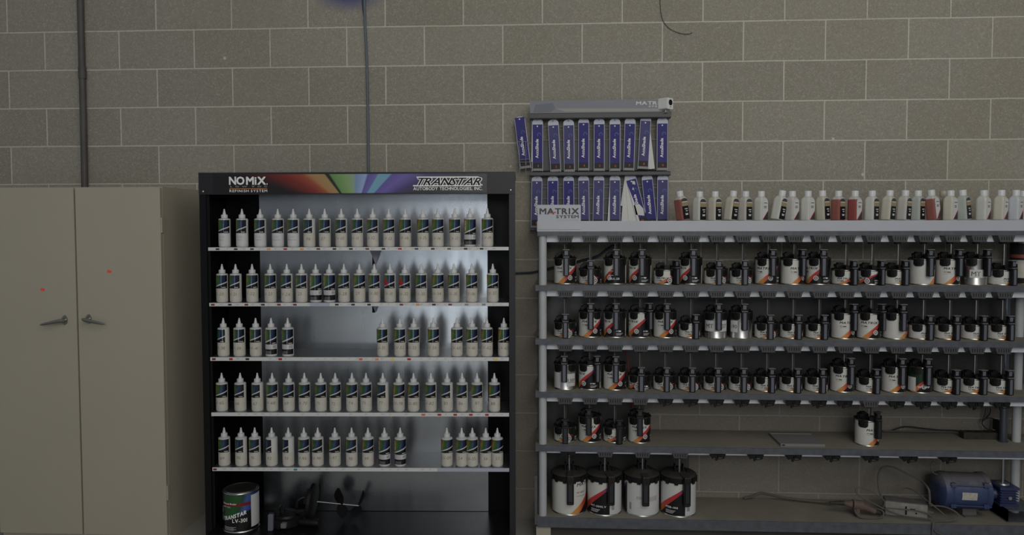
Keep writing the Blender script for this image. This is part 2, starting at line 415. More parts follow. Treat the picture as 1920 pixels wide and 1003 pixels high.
def mat_bottle_art():
    """squeeze bottle wrap: rainbow fan over a pale diagonal band on black"""
    m = bpy.data.materials.new('bottle_label_print'); n = NT(m); u, v = n.uv()
    tc = n.t.nodes.new('ShaderNodeTexCoord'); st = n.noise(tc.outputs['UV'], 6, 3, stretch=(6, 1.2, 1))
    uu = n.m('ADD', n.m('SUBTRACT', u, n.m('MULTIPLY', n.m('SUBTRACT', v, 0.5), 0.12)), n.m('MULTIPLY', n.m('SUBTRACT', st, 0.5), 0.12))
    art = n.ramp(uu, [(0.0, (0.25, 0.03, 0.01)), (0.36, (0.34, 0.12, 0.02)), (0.44, (0.26, 0.23, 0.05)), (0.52, (0.06, 0.14, 0.03)), (0.63, (0.022, 0.075, 0.04)),
                      (0.70, (0.035, 0.060, 0.14)), (0.77, (0.008, 0.020, 0.085)), (0.84, (0.005, 0.009, 0.022)), (0.95, (0.004, 0.006, 0.012))])
    art = n.mix(n.m('MULTIPLY', n.m('SUBTRACT', v, 0.62), 1.8, clamp=True), art, n.mix(0.75, art, (0.004, 0.012, 0.006)))
    d = n.m('SUBTRACT', v, n.m('ADD', -0.13, n.m('MULTIPLY', u, 0.62)))      # above the diagonal > 0
    art = n.mix(n.m('MULTIPLY', n.m('SUBTRACT', 0.045, d), 90, clamp=True), art, (0.55, 0.56, 0.58))
    art = n.mix(n.m('MULTIPLY', n.m('SUBTRACT', -0.04, d), 90, clamp=True), art, (0.006, 0.006, 0.008))
    lx = n.m('MULTIPLY', n.m('GREATER_THAN', u, 0.76), n.m('LESS_THAN', u, 0.93))
    lv = n.m('MULTIPLY', n.m('GREATER_THAN', v, 0.055), n.m('LESS_THAN', v, 0.10))
    art = n.mix(n.m('MULTIPLY', lx, lv), art, (0.6, 0.6, 0.6))
    m.node_tree.nodes['Principled BSDF'].inputs['Specular IOR Level'].default_value = 0.6
    n.out(art, 0.10); return m
M_art = mat_bottle_art()
def mat_bottle_low():
    m = bpy.data.materials.new('bottle_lower_label_print'); n = NT(m); u, v = n.uv()
    col = n.mix(n.m('GREATER_THAN', v, 0.52), (0.010, 0.010, 0.012), (0.60, 0.60, 0.60))
    bars = n.m('GREATER_THAN', n.m('SINE', n.m('MULTIPLY', u, 260)), 0.1)
    z1 = n.m('MULTIPLY', n.m('MULTIPLY', n.m('GREATER_THAN', v, 0.60), n.m('LESS_THAN', v, 0.9)), n.m('MULTIPLY', n.m('GREATER_THAN', u, 0.78), n.m('LESS_THAN', u, 0.93)))
    col = n.mix(n.m('MULTIPLY', z1, bars), col, (0.08, 0.08, 0.08))
    z2 = n.m('MULTIPLY', n.m('GREATER_THAN', n.m('SINE', n.m('MULTIPLY', v, 70)), 0.2), n.m('MULTIPLY', n.m('GREATER_THAN', u, 0.42), n.m('LESS_THAN', u, 0.72)))
    col = n.mix(n.m('MULTIPLY', n.m('MULTIPLY', z2, n.m('GREATER_THAN', v, 0.55)), 0.6), col, (0.12, 0.12, 0.12))
    col = n.mix(n.m('MULTIPLY', n.m('MULTIPLY', z2, n.m('LESS_THAN', v, 0.36)), 0.5), col, (0.4, 0.4, 0.4))
    n.out(col, 0.25); return m
M_artlow = mat_bottle_low()

def mat_can(short=False, green=False, big=False):
    """paint tin wrap; u = once around (0.5 = label front), v = height"""
    m = bpy.data.materials.new('tin_label_print' if not green else 'green_tin_label_print'); n = NT(m); u, v = n.uv()
    a = n.m('MULTIPLY', n.m('SUBTRACT', u, 0.5), 360)        # degrees
    white = (0.585, 0.58, 0.55); black = (0.012, 0.011, 0.013)
    if green:
        white = (0.012, 0.034, 0.018)
    # swoosh centre line height as a curve of a
    s = n.m('DIVIDE', n.m('ADD', a, 42), 120)
    cv = n.m('ADD', n.m('MULTIPLY', s, 0.95), n.m('MULTIPLY', n.m('MULTIPLY', s, s), -0.10))
    d = n.m('SUBTRACT', v, cv)
    front = n.m('MULTIPLY', n.m('GREATER_THAN', a, -95), n.m('LESS_THAN', a, 122))
    band_w = n.m('SUBTRACT', 0.30, n.m('MULTIPLY', s, 0.20))
    ramp = n.ramp(s, [(0.0, (0.60, 0.32, 0.06)), (0.22, (0.60, 0.24, 0.06)), (0.42, (0.48, 0.06, 0.045)), (0.85, (0.42, 0.03, 0.04)), (1.0, (0.16, 0.06, 0.26))])
    below = n.m('LESS_THAN', d, 0.0)
    blk = n.m('LESS_THAN', d, n.m('MULTIPLY', band_w, -1))
    col = n.mix(n.m('MULTIPLY', below, front), white, ramp)
    col = n.mix(n.m('MULTIPLY', blk, front), col, black)
    # white back/info panel with fine print lines
    info = n.m('SUBTRACT', 1.0, front)
    lines = n.m('MULTIPLY', n.m('GREATER_THAN', n.m('SINE', n.m('MULTIPLY', v, 130)), 0.3), info)
    col = n.mix(n.m('MULTIPLY', lines, 0.14), col, (0.2, 0.2, 0.2))
    bc = n.m('MULTIPLY', n.m('MULTIPLY', n.m('GREATER_THAN', a, 126), n.m('LESS_THAN', a, 140)), n.m('MULTIPLY', n.m('GREATER_THAN', v, 0.08), n.m('LESS_THAN', v, 0.24)))
    col = n.mix(n.m('MULTIPLY', bc, n.m('GREATER_THAN', n.m('SINE', n.m('MULTIPLY', v, 420)), 0)), col, (0.05, 0.05, 0.05))
    # round badge
    if not big:
        bx = n.m('DIVIDE', n.m('SUBTRACT', a, 26), 12.5); bv = n.m('DIVIDE', n.m('SUBTRACT', v, 0.24), 0.22 if short else 0.105)
        rr = n.m('SQRT', n.m('ADD', n.m('MULTIPLY', bx, bx), n.m('MULTIPLY', bv, bv)))
        col = n.mix(n.m('LESS_THAN', rr, 1.0), col, (0.58, 0.58, 0.57))
        col = n.mix(n.m('LESS_THAN', rr, 0.66), col, (0.09, 0.09, 0.10))
        col = n.mix(n.m('LESS_THAN', rr, 0.4), col, (0.45, 0.45, 0.45))
    m.node_tree.nodes['Principled BSDF'].inputs['Specular IOR Level'].default_value = 0.3
    n.out(col, 0.3); return m
M_canT = mat_can(); M_canS = mat_can(short=True); M_canG = mat_can(big=True); M_canGreen = mat_can(green=True)
def mat_lv301():
    m = bpy.data.materials.new('binder_tin_label_print'); n = NT(m); u, v = n.uv()
    art = n.ramp(n.m('SUBTRACT', u, n.m('MULTIPLY', v, 0.18)), [(0.10, (0.02, 0.06, 0.03)), (0.28, (0.02, 0.10, 0.025)), (0.38, (0.015, 0.05, 0.03)), (0.45, (0.06, 0.10, 0.28)), (0.56, (0.02, 0.05, 0.26)), (0.72, (0.006, 0.012, 0.05)), (0.85, (0.004, 0.006, 0.014))])
    d = n.m('SUBTRACT', v, n.m('ADD', 0.16, n.m('MULTIPLY', u, 0.62)))
    art = n.mix(n.m('LESS_THAN', d, 0.0), art, (0.006, 0.006, 0.007))
    rb = n.m('MULTIPLY', n.m('GREATER_THAN', v, 0.70), n.m('LESS_THAN', v, 0.79))
    art = n.mix(rb, art, (0.16, 0.012, 0.016))
    n.out(art, 0.22); return m
M_lv = mat_lv301()
def mat_liquid(name, col, top):
    """bottle with coloured contents up to a level and clear-grey plastic above it"""
    m = bpy.data.materials.new(name); n = NT(m); x, y, z, vec = n.pos()
    n.out(n.mix(n.m('GREATER_THAN', z, top), col, (0.50, 0.49, 0.46)), 0.3); return m

# ---------------------------------------------------------------- setting
def struct(name, mb, m):
    o = link(name, mb.mesh(name, m)); o['kind'] = 'structure'; return o
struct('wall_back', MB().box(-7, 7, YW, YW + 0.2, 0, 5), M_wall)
struct('floor', MB().box(-7, 7, -9, YW + 0.2, -0.1, 0), M_floor)

# pipes and wires on the wall
def wallpts(px, Y=YW): return [P(u, v, Y - 0.0) for u, v in px]
def pipe(name, px, r, m, label, cat, off=None):
    Y = YW - (off if off is not None else r + 0.004)
    return tag(link(name, MB().tube([P(u, v, Y) for u, v in px], r, 10, 4).mesh(name, m)), label, cat)
mb = MB(); ptsl = [(149, -60), (152, 60), (155.5, 190), (158.5, 330), (163, 560)]
mb.tube([P(u, v, YW - 0.022) for u, v in ptsl], 0.0165, 12, 4)
cond = thing('conduit', 'dark vertical electrical conduit on the wall above the putty cabinet', 'conduit', T(0, 0, 0))
part('pipe', mb, M_conduit, cond)
mb = MB(); c = P(154.3, 137, YW - 0.022); mb.cyl((c.x, c.y, c.z - 0.03), (c.x, c.y, c.z + 0.03), 0.0195, seg=12)
part('coupling', mb, M_conduit, cond)
pipe('tube', [(683, -60), (684, 30), (688, 120), (690, 220), (691, 335), (692, 450)], 0.0068, M_bluetube, 'thin blue tube running down the block wall behind the black display', 'tube')
pipe('wire', [(679, -60), (679.5, 8), (682, 30), (684, 60)], 0.0016, M_black, 'thin black wire beside the blue tube at the top of the wall', 'wire')
pipe('wire', [(1237, -60), (1238, 10), (1243, 38), (1256, 54), (1274, 62), (1289, 64), (1298, 61)], 0.0014, M_black, 'thin curved wire hanging on the bare wall above the purple card rack', 'wire')

# ---------------------------------------------------------------- putty steel cabinet, far left
YC = 3.455
z_top = P(150, 350.5, YC).z; xr = P(303, 500, YC).x; xm = P(145.5, 600, YC).x; xl = xm - (xr - xm)
C = thing('storage_cabinet', 'putty coloured two-door steel cabinet at the left edge', 'cabinet', T(xm, YC, 0))
hw = xr - xm
mb = MB().box(-hw, hw, 0.022, YW - YC - 0.01, 0.0, z_top); part('body', mb, M_steelpaint, C)
def handle(door, x, z, s):
    h = MB()
    h.M = T(x, 0, z); h.M = T(x, 0, z) @ RX(90)
    h.lathe([(0.0, 0.0), (0.0135, 0.0), (0.0125, 0.006), (0.0, 0.0065)], 24, sy=1.75)
    h.cyl((0, 0, 0.004), (0, 0, 0.034), 0.0095, seg=16)
    h.M = T(x, -0.036, z)
    # lever: tapered, dropping slightly outwards
    v = []; n = 9
    L = 0.112
    for i in range(n):
        t = i / (n - 1); xx = s * (-0.012 + L * t); rr = 0.0105 * (1 - t) + 0.0052 * t
        if i == 0 or i == n - 1: rr *= 0.55
        zz = -0.022 * t + 0.003; yy = -0.004 * math.sin(PI * t)
        for k in range(12):
            a = 2 * PI * k / 12; v.append((xx, yy + 0.7 * rr * math.cos(a), zz + rr * math.sin(a)))
    f = [(i * 12 + k, i * 12 + (k + 1) % 12, (i + 1) * 12 + (k + 1) % 12, (i + 1) * 12 + k) for i in range(n - 1) for k in range(12)]
    f += [tuple(range(12)), tuple((n - 1) * 12 + k for k in range(11, -1, -1))]
    if s < 0: f = [tuple(reversed(q_)) for q_ in f]
    h.add(v, f)
    part('handle', h, M_chrome, door, 'chrome lever handle')
for s, (ux, vx) in ((-1, (122, 600)), (1, (167, 598))):
    a, b = (-hw, -0.003) if s < 0 else (0.003, hw)
    d = part('door', MB().box(a + 0.001, b - 0.001, 0.0, 0.021, 0.045, z_top - 0.004, 0.003), M_steelpaint, C)
    pz = P(ux, vx, YC); handle(d, pz.x - xm, pz.z, s)
for (u, v_) in ((80, 543), (205, 509)):
    p = P(u, v_, YC); m_ = MB(); m_.M = T(p.x - xm, -0.0006, p.z) @ RY(14)
    m_.box(-0.010, 0.010, -0.0006, 0.0004, -0.006, 0.006, 0.002)
    part('sticker', m_, M_orange, C, 'small bright orange sticker')
for v_ in (422, 925):
    z = P(307, v_, YC).z; part('hinge', MB().box(hw - 0.001, hw + 0.005, 0.004, 0.020, z - 0.036, z + 0.036), M_steelpaint, C)

# ---------------------------------------------------------------- black paint display (frame N: x right, y inward)
aN = rad(2.2)
ON = P(376, 500, 3.415); ON.z = 0
FN = Matrix.Translation(ON) @ Matrix.Rotation(aN, 4, 'Z')
FNi = FN.inverted()
def PN(u, v, yl):
    """pixel -> local point of frame N on the plane local y = yl"""
    o = FNi @ EYE; d = FNi.to_3x3() @ ray(u, v); return o + d * ((yl - o.y) / d.y)
WN = PN(966, 500, 0).x
zt = (PN(376, 324, 0).z + PN(966, 321.5, 0).z) / 2
DN = 0.385
N = thing('paint_display', 'black steel display stand of dropper bottles with rainbow header sign', 'display stand', FN)
xi0 = PN(390, 600, 0).x; xi1 = PN(955, 600, 0).x
zh = PN(675, 364, 0).z          # underside of header
zfl = PN(675, 991, 0.02).z        # bottom floor plate
part('side_panel', MB().box(0.004, xi0 - 0.004, 0.004, DN, 0, zt), M_blackmetal, N)
part('side_panel', MB().box(xi1 + 0.004, WN - 0.004, 0.004, DN, 0, zt), M_blackmetal, N)
mb = MB().box(0, xi0, 0, 0.02, 0, zh + 0.002, 0.0015); mb.box(xi0 - 0.002, xi0 + 0.012, 0.012, 0.016, zfl, zh)
part('front_upright', mb, M_blackmetal, N)
mb = MB().box(xi1, WN, 0, 0.02, 0, zh + 0.002, 0.0015)
part('front_upright', mb, M_blackmetal2, N)
part('header', MB().box(0, WN, -0.004, 0.03, zh, zt, 0.002), M_blackmetal2, N)
part('top_panel', MB().box(0, WN, 0.03, DN, zt - 0.02, zt), M_blackmetal, N)
SD = 0.235   # shelf depth = plane of the inner back
part('back_panel', MB().box(xi0, xi1, SD + 0.004, SD + 0.03, zfl, zt - 0.02), M_blackin, N, 'matt black back panel')
xg0 = PN(489.5, 600, SD).x; xg1 = PN(914.5, 600, SD).x
mb = MB().box(xg0, xg1, SD, SD + 0.004, zfl + 0.002, zh + 0.03)
part('mirror_panel', mb, M_galv, N, 'bright galvanised sheet')
mb = MB().box(xi0, xi1, -0.055, SD + 0.004, zfl - 0.03, zfl); part('bottom_panel', mb, M_blackmetal, N)
part('kick_plate', MB().box(xi0, xi1, -0.05, -0.03, 0, zfl - 0.03), M_blackmetal, N)
for (u, v_) in ((381.5, 359), (957.5, 356.5)):
    p = PN(u, v_, 0); m_ = MB(); m_.M = T(p.x, -0.004, p.z) @ RX(90); m_.lathe([(0.0045, 0), (0.004, 0.002), (0.002, 0.003), (0, 0.003)], 12)
    part('screw', m_, M_screw, N)
# header sign
pa = PN(399, 327, -0.005); pb = PN(913, 361.5, -0.005); fc = PN(666, 401, -0.005)
mb = MB(); mb.add([(pa.x, -0.0055, pb.z), (pb.x, -0.0055, pb.z), (pb.x, -0.0055, pa.z), (pa.x, -0.0055, pa.z)], [(0, 1, 2, 3)],
                  [(pa.x - fc.x, pb.z - fc.z), (pb.x - fc.x, pb.z - fc.z), (pb.x - fc.x, pa.z - fc.z), (pa.x - fc.x, pa.z - fc.z)])
v0 = [(pa.x, pb.z), (pb.x, pb.z), (pb.x, pa.z), (pa.x, pa.z)]
mb.cur = 1; mb.prism(v0, -0.0052, -0.0035)
sign = part('header_sign', mb, [M_sign, M_signblack], N, 'rainbow printed sign strip')
def put(parent, st, u0, u1, vbase, cap, m, bold=0.0, shear=0.0, gap=0.08, y=-0.0060, PF=None, layout=None, name='lettering'):
    """text whose cap height spans `cap` px above baseline row vbase and which runs from column u0 to u1"""
    PF = PF or (lambda u, v: PN(u, v, y))
    a = PF(u0, vbase); b = PF(u1, vbase); c = PF(u0, vbase - cap)
    size = (c.z - a.z) / 0.72; t = text(st, size, bold, shear, 1.0, gap, layout=layout)
    wd = b.x - a.x; k = wd / t[2]
    m_ = MB(); text_flat(m_, ([(p * k, r_, l_) for p, r_, l_ in t[0]], t[1]), a.x, y, a.z)
    return part(name, m_, m, parent, smooth=False)
put(sign, 'NO', 430, 458, 346, 15, M_white, 0.045, gap=0.0)
put(sign, 'MiX', 462, 498, 346, 15, M_white, 0.045, gap=0.0)
put(sign, '.', 499.5, 502, 346, 15, M_white, 0.03)
put(sign, 'L O W  V O C', 432, 501, 351, 2.6, M_greyprint, 0.01, gap=0.3)
put(sign, 'REFINISH SYSTEM', 430.5, 501, 360.3, 5, M_white, 0.02, gap=0.16)
a = PN(430, 353.2, -0.006); b = PN(501, 353.8, -0.006)
part('rule', MB().quad(a.x, b.x, -0.0060, b.z, a.z), M_sw['o'], sign, smooth=False)
put(sign, 'TRANSTAR', 778, 900, 347.3, 14.5, M_white, 0.10, 0.42, gap=0.0, layout=0.02, y=-0.0060)
put(sign, 'TRANSTAR', 778, 900, 347.3, 14.5, M_signblack, 0.02, 0.42, gap=0.0, layout=0.02, y=-0.0066)
a = PN(776, 331, -0.006); b = PN(902, 333, -0.006); c = PN(776, 347, -0.006); d = PN(902, 349, -0.006)
mb = MB().quad(a.x + 0.012, b.x - 0.012, -0.0061, b.z, a.z); mb.quad(c.x - 0.004, d.x - 0.002, -0.0061, d.z, c.z)
part('rule', mb, M_white, sign, smooth=False)
put(sign, 'AUTOBODY TECHNOLOGIES, INC.', 775, 905, 356.5, 6.2, M_white, 0.022, gap=0.07)
put(sign, '.', 902, 905, 347.5, 14, M_white, 0.04)

# shelves
SHV = [(463.3, 469.6), (567.6, 574), (669.6, 676.5), (773.5, 780.3), (876.8, 883.5)]
SWL = ["407.7k 442k 472.5k 504o 535r 566o 597d 627k 658k 688.7d 719k 750r 781n 811.5k 842g 873k 903k",
       "399d 431k 462d 493k 523d 553d 631.6k 662k 692k 752.6d 783o 813.5k 844d 874.6b 907b",
       "401d 433r 464k 525.5r 676.5O 706.7o 736y 767r 930y",
       "794O 824r 853.5r 883r 913r", "403d 554t"]
zs = []
xs0 = xi0 + 0.006; xs1 = PN(954, 600, 0).x
for k, (va, vb) in enumerate(SHV):
    z1 = PN(675, va, 0.005).z; z0 = PN(675, vb, 0.005).z; zs.append(z1)
    sh = part('shelf', MB().box(xs0, xs1, 0.006, SD - 0.0005, z1 - 0.004, z1).box(xs0, xs1, 0.006, 0.010, z0 + 0.0005, z1 - 0.004), M_shelf, N)
    m_ = MB(); xe = PN(820, va, 0).x if k == 4 else xs1
    m_.cur = 0; m_.box(xs0, xe, 0.003, 0.0055, z0, z1 - 0.0004)
    if k == 4: m_.cur = 1; m_.box(xe, xs1, 0.003, 0.0055, z0, z1 - 0.0004)
    if k == 1: m_.cur = 1; m_.box(PN(581, va, 0).x, PN(618, va, 0).x, 0.0026, 0.003, z0, z1 - 0.0004)
    mats = [M_strip, M_strip2, M_stripink]; keys = []
    for s_ in SWL[k].split():
        c_ = s_[-1]; u = float(s_[:-1])
        if c_ not in keys: keys.append(c_)
        x = PN(u, va, 0.003).x; m_.cur = 3 + keys.index(c_)
        m_.quad(x - 0.0085, x + 0.0085, 0.0022, z0 + 0.0035, z1 - 0.0045)
    m_.cur = 2; x = xs0 + 0.03
    while x < min(xe, xs1) - 0.05:
        for dx in (0.0, 0.037):
            if random.random() < 0.8:
                L = random.uniform(0.008, 0.02)
                m_.quad(x + dx + 0.02, x + dx + 0.02 + L, 0.0024, z1 - 0.0062, z1 - 0.0052); m_.quad(x + dx + 0.02, x + dx + 0.02 + L * 0.7, 0.0024, z1 - 0.0095, z1 - 0.0085)
        x += 0.0755
    part('label_strip', m_, mats + [M_sw[c_] for c_ in keys], sh, 'white price strip with colour swatches', smooth=False)
    # folded bracket plate under the middle of the shelf
    if k < 4:
        xc = PN(705, vb, SD).x; wv, hv = (0.030, 0.078) if k == 0 else ((0.022, 0.055) if k == 1 else ((0.016, 0.03) if k == 2 else (0.012, 0.012)))
        m_ = MB(); m_.cur = 0
        m_.prism([(xc - wv, z0 - 0.001), (xc, z0 - hv), (xc + wv, z0 - 0.001)], SD - 0.016, SD - 0.0005)
        m_.cur = 1; m_.box(xc - 0.018, xc - 0.004, SD - 0.006, SD - 0.0005, z0 - hv * 1.05, z0 - hv * 0.45)
        part('shelf_bracket', m_, [M_strip2, M_slot], sh)

# ---------------------------------------------------------------- squeeze bottles
BR = 0.0272
body_me = MB().lathe([(0.0, 0.001), (0.0245, 0.0), (0.0268, 0.003), (BR, 0.006), (BR, 0.1285), (0.0266, 0.1325), (0.0225, 0.1352), (0.011, 0.1372), (0.0105, 0.139)], 32).mesh('body', M_bottle)
noz_me = MB().lathe([(0.0105, 0.1365), (0.0148, 0.1372), (0.0152, 0.139), (0.0152, 0.1505), (0.0142, 0.1535), (0.0085, 0.1542), (0.0070, 0.160), (0.0042, 0.1725), (0.0034, 0.1790), (0.0022, 0.1805), (0.0, 0.1808)], 22).mesh('nozzle_cap', M_nozzle)
art_me = {a1: MB().wrap(BR + 0.0004, -150, a1, 0.0665, 0.1285, 26).mesh('label', M_art) for a1 in (76, 62, 40, 12)}
tape_me = {}
def tape(m, a0, a1):
    k = (m.name, a0, a1)
    if k not in tape_me: tape_me[k] = MB().wrap(BR + 0.0007, a0, a1, 0.0075, 0.0660, 24).mesh('tape', m)
    return tape_me[k]
low_me = MB().wrap(BR + 0.0004, -150, 84, 0.010, 0.0575, 26).mesh('lower_label', M_artlow)
artB_me = MB().wrap(BR + 0.0004, -150, 84, 0.0575, 0.1285, 26).mesh('label', M_art)
spine_t = None
def bottle(u, row, code, kind, nxt):
    yl = 0.045
    base = zs[row]; p = PN(u, SHV[row][0] - 40, yl)
    ordn = ['top', 'second', 'third', 'fourth', 'bottom'][row]
    if kind == 'B': lab = f'fully printed squeeze bottle, {nxt}, {ordn} display shelf'
    else: lab = f'white squeeze bottle with {"white" if kind == "W" else "cream"} tape handwritten {code}, {ordn} display shelf'
    b = thing('squeeze_bottle', lab, 'bottle', FN @ T(p.x, yl, base) @ RZ(0), f'squeeze bottles on the {ordn} display shelf')
    rnd = random.Random(int(u) * 7 + row)
    rot = rnd.uniform(-7, 7)
    part('body', body_me, None, b, M=RZ(rot)); part('nozzle_cap', noz_me, None, b, M=RZ(rot))
    if kind == 'B':
        l = part('label', artB_me, None, b, M=RZ(rot)); part('lower_label', low_me, None, b, M=RZ(rot))
        m_ = MB(); text_wrap(m_, text('NO MIX', 0.0125, 0.02), BR + 0.0007, -44, 0.078, 90); part('lettering', m_, M_white, l, M=None, smooth=False)
        return
    a1 = ART.get(code, 76 if rnd.random() < 0.6 else 62)
    part('label', art_me[a1], None, b, M=RZ(rot))
    tm = M_paper if kind == 'W' else M_tape
    if code in ('LV-31', 'LV-32'): smear(b)
    t = part('tape', tape(tm, -100, 84 if a1 > 30 else 60), None, b, M=RZ(rot))
    m_ = MB()
    off = {2: -6, 3: -12}.get(len(code), -14) + rnd.uniform(-7, 7)
    if kind == 'W':
        text_wrap(m_, text(code, 0.0115, -0.004, 0.1, 1.0, 0.1, 'C'), BR + 0.0011, -8, 0.0435)
        if row == 0: text_wrap(m_, text(W2.get(code, 'Blue'), 0.0125, -0.004, 0.15, 1.0, 0.1, 'C'), BR + 0.0011, -8, 0.0315)
    else:
        text_wrap(m_, text(code, 0.0215, -0.008, rnd.uniform(-0.05, 0.2), 1.0, 0.09, 'C'), BR + 0.0011, off, 0.0335 + rnd.uniform(-0.002, 0.002), rnd.uniform(-4, 3))
    part('handwriting', m_, M_inkf if kind == 'W' else M_ink, t, smooth=False)
def smear(b):
    m_ = MB(); m_.wrap(BR + 0.0009, -62, -12, 0.076, 0.098, 10, lambda t: 0.076 + 0.008 * abs(math.sin(t * 9))); m_.wrap(BR + 0.0009, -50, -24, 0.098, 0.113, 6, None); part('paint_smear', m_, M_sw['r'], b, 'dried red paint smear')
ART = {'06': 40, '22': 62, '90': 40, '92': 12, '93': 12, '65': 40, '67': 40, '77': 40, '83': 40, 'LV-38': 40}
W2 = {'LV-01': 'Blue', 'LV-02': 'Blue', 'LV-03': 'Yellow', 'LV-04': 'Magenta', 'LV-05': 'Magenta'}
ROWS = [
 "421:LV-01:W 454:LV-02:W 488:LV-03:W 521:LV-04:W 550:LV-05:W 580:06 609:07 640:LV-10 670:LV-11 699:LV-12 729:LV-13 760:LV-14 793:LV-15 821:LV-16 853:LV-17 881:*:B 914:LV-19",
 "416.6:LV-20 442:LV-21 473:LV-22 507:LV-23 538:LV-24 565.5:25 592:*:B 617.6:*:B 645:LV-28 674:29 702:LV-30 731.4:LV-31 759:LV-32 790:LV-33 821:LV-34 851:LV-35 884.5:LV-36 924:LV-37",
 "419:LV-38 449:LV-39 479.6:LV-41 508.5:*:B 539.7:*:B 717.5:LV-51 750:LV-52 776:LV-53 812.7:LV-59 856.7:LV-60 885:LV-61 913:LV-62 944.8:LV-63",
 "416:LV-65 450.7:66 482.8:67 510.6:LV-68 541.6:69 571:LV-70 601.6:71 628.7:72 660:74 686.5:75 718:77 748:LV-78 775.5:LV-80 808:LV-82 838.6:83 866.6:86 894.5:87 927:88",
 "420.7:89 452.3:90 478:91 509.6:92 540.8:93 570:LV-95 596:LV-96 628:LV-97 659.5:98 690:99 721:*:B 750.5:*:B 838:LV-09 865.7:54 885.7:LV-55 910.8:56 932.6:57"]
for r_, line in enumerate(ROWS):
    it = [x.split(':') for x in line.split()]
    for k, e in enumerate(it):
        kind = e[2] if len(e) > 2 else 'T'; nxt = ''
        if kind == 'B':
            bro = [j for j, f in enumerate(it) if f[1] == '*']
            if len(bro) == 1: nxt = 'left of bottle LV-19'
            elif k == bro[0]: nxt = f'left one of two, right of bottle {it[k-1][1]}'
            else: nxt = 'right one of the two' if r_ != 1 else 'left of bottle LV-28'
        bottle(float(e[0]), r_, e[1], kind, nxt)

# ---------------------------------------------------------------- things on the display floor
p = PN(452.5, 960, 0.038)
can = thing('paint_can', 'gallon tin of LV-301 binder with green and blue label on display floor', 'paint can', FN @ T(p.x, 0.038, zfl))
R_ = 0.0815; H_ = 0.188
part('body', MB().lathe([(0.0, 0.003), (R_ - 0.004, 0.003), (R_ + 0.001, 0.0), (R_ + 0.002, 0.003), (R_, 0.006), (R_, H_ - 0.006), (R_ + 0.002, H_ - 0.003), (R_ + 0.001, H_), (R_ - 0.003, H_ + 0.001), (R_ - 0.007, H_ - 0.003), (R_ - 0.012, H_ - 0.003)], 48, caps=False), M_tin, can)
part('lid', MB().lathe([(R_ - 0.0065, H_ - 0.003), (R_ - 0.010, H_ + 0.001), (R_ - 0.014, H_ - 0.002), (R_ - 0.02, H_ - 0.003), (R_ - 0.024, H_ - 0.0015), (0, H_ - 0.0015)], 48, caps=False), M_tin, can)
lv = part('label', MB().wrap(R_ + 0.0006, -85, 120, 0.008, H_ - 0.008, 40), M_lv, can)
part('info_label', MB().wrap(R_ + 0.0011, 53, 106, 0.020, H_ - 0.016, 14), M_paper, lv)
RR = R_ + 0.0011
def lvt(st, z, ang, size, bold, shear=0.0, xs=1.0, rot=0.0, width=None):
    t = text(st, size, bold, shear, xs)
    if width: t = ([(x * width / t[2], y, l) for x, y, l in t[0]], t[1])
    m_ = MB(); text_wrap(m_, t, RR, ang, z, rot); part('lettering', m_, M_white, lv, smooth=False)
lvt('Balanced Binder', 0.1365, -48, 0.0115, 0.02); lvt('LOW VOC', 0.121, -48, 0.010, 0.0)
lvt('TRANSTAR', 0.056, -45, 0.0245, 0.05, 0.4, 1.0, 16, 0.122); lvt('LV-301', 0.052, -8, 0.025, 0.03, width=0.068); lvt('NO MIX', 0.055, -53, 0.018, 0.02, rot=90)
mb = MB()
for k in range(4): mb.wrap(RR, -44, 4 - (k % 2) * 8, 0.0285 - k * 0.005, 0.0305 - k * 0.005, 6)
part('small_print', mb, M_greyprint, lv, smooth=False)

def disc_lid(mb, r):
    """agitator lid about z: rim, boss, spokes"""
    mb.lathe([(0, 0), (r * 0.92, 0), (r, 0.004), (r, 0.020), (r * 0.93, 0.022), (r * 0.90, 0.010), (r * 0.5, 0.014), (r * 0.3, 0.026), (r * 0.12, 0.03), (0, 0.03)], 36)
# lid standing on edge with shaft and paddles
cy_ = 0.13; r_l = 0.088; p = PN(590, 950, cy_)
A = thing('paint_stirrer', 'black stirrer lid standing on its rim, paddle shaft pointing right', 'paint stirrer', FN @ T(p.x, cy_, zfl))
mb = MB(); mb.M = T(0, 0, r_l + 0.0005) @ RY(80); mb.M = T(0, 0, r_l + 0.0005) @ RY(-84); disc_lid(mb, r_l)
for k in range(5):
    a = k * 1.256; mb.box(math.cos(a) * 0.05 - 0.009, math.cos(a) * 0.05 + 0.009, math.sin(a) * 0.05 - 0.009, math.sin(a) * 0.05 + 0.009, 0.012, 0.04)
part('lid', mb, M_bp, A)
mb = MB(); mb.tube([(-0.02, -0.01, 0.10), (-0.05, -0.02, 0.115), (-0.075, -0.03, 0.10), (-0.08, -0.03, 0.07)], 0.008, 10)
mb.box(-0.075, -0.03, -0.045, -0.015, 0.028, 0.055, 0.004); part('pour_spout', mb, M_bp, A)
L0 = Vector((0.012, 0, 0.088)); L1 = Vector((0.220, 0.01, 0.064))
part('shaft', MB().cyl(L0, L1, 0.0036, seg=10), M_rod, A)
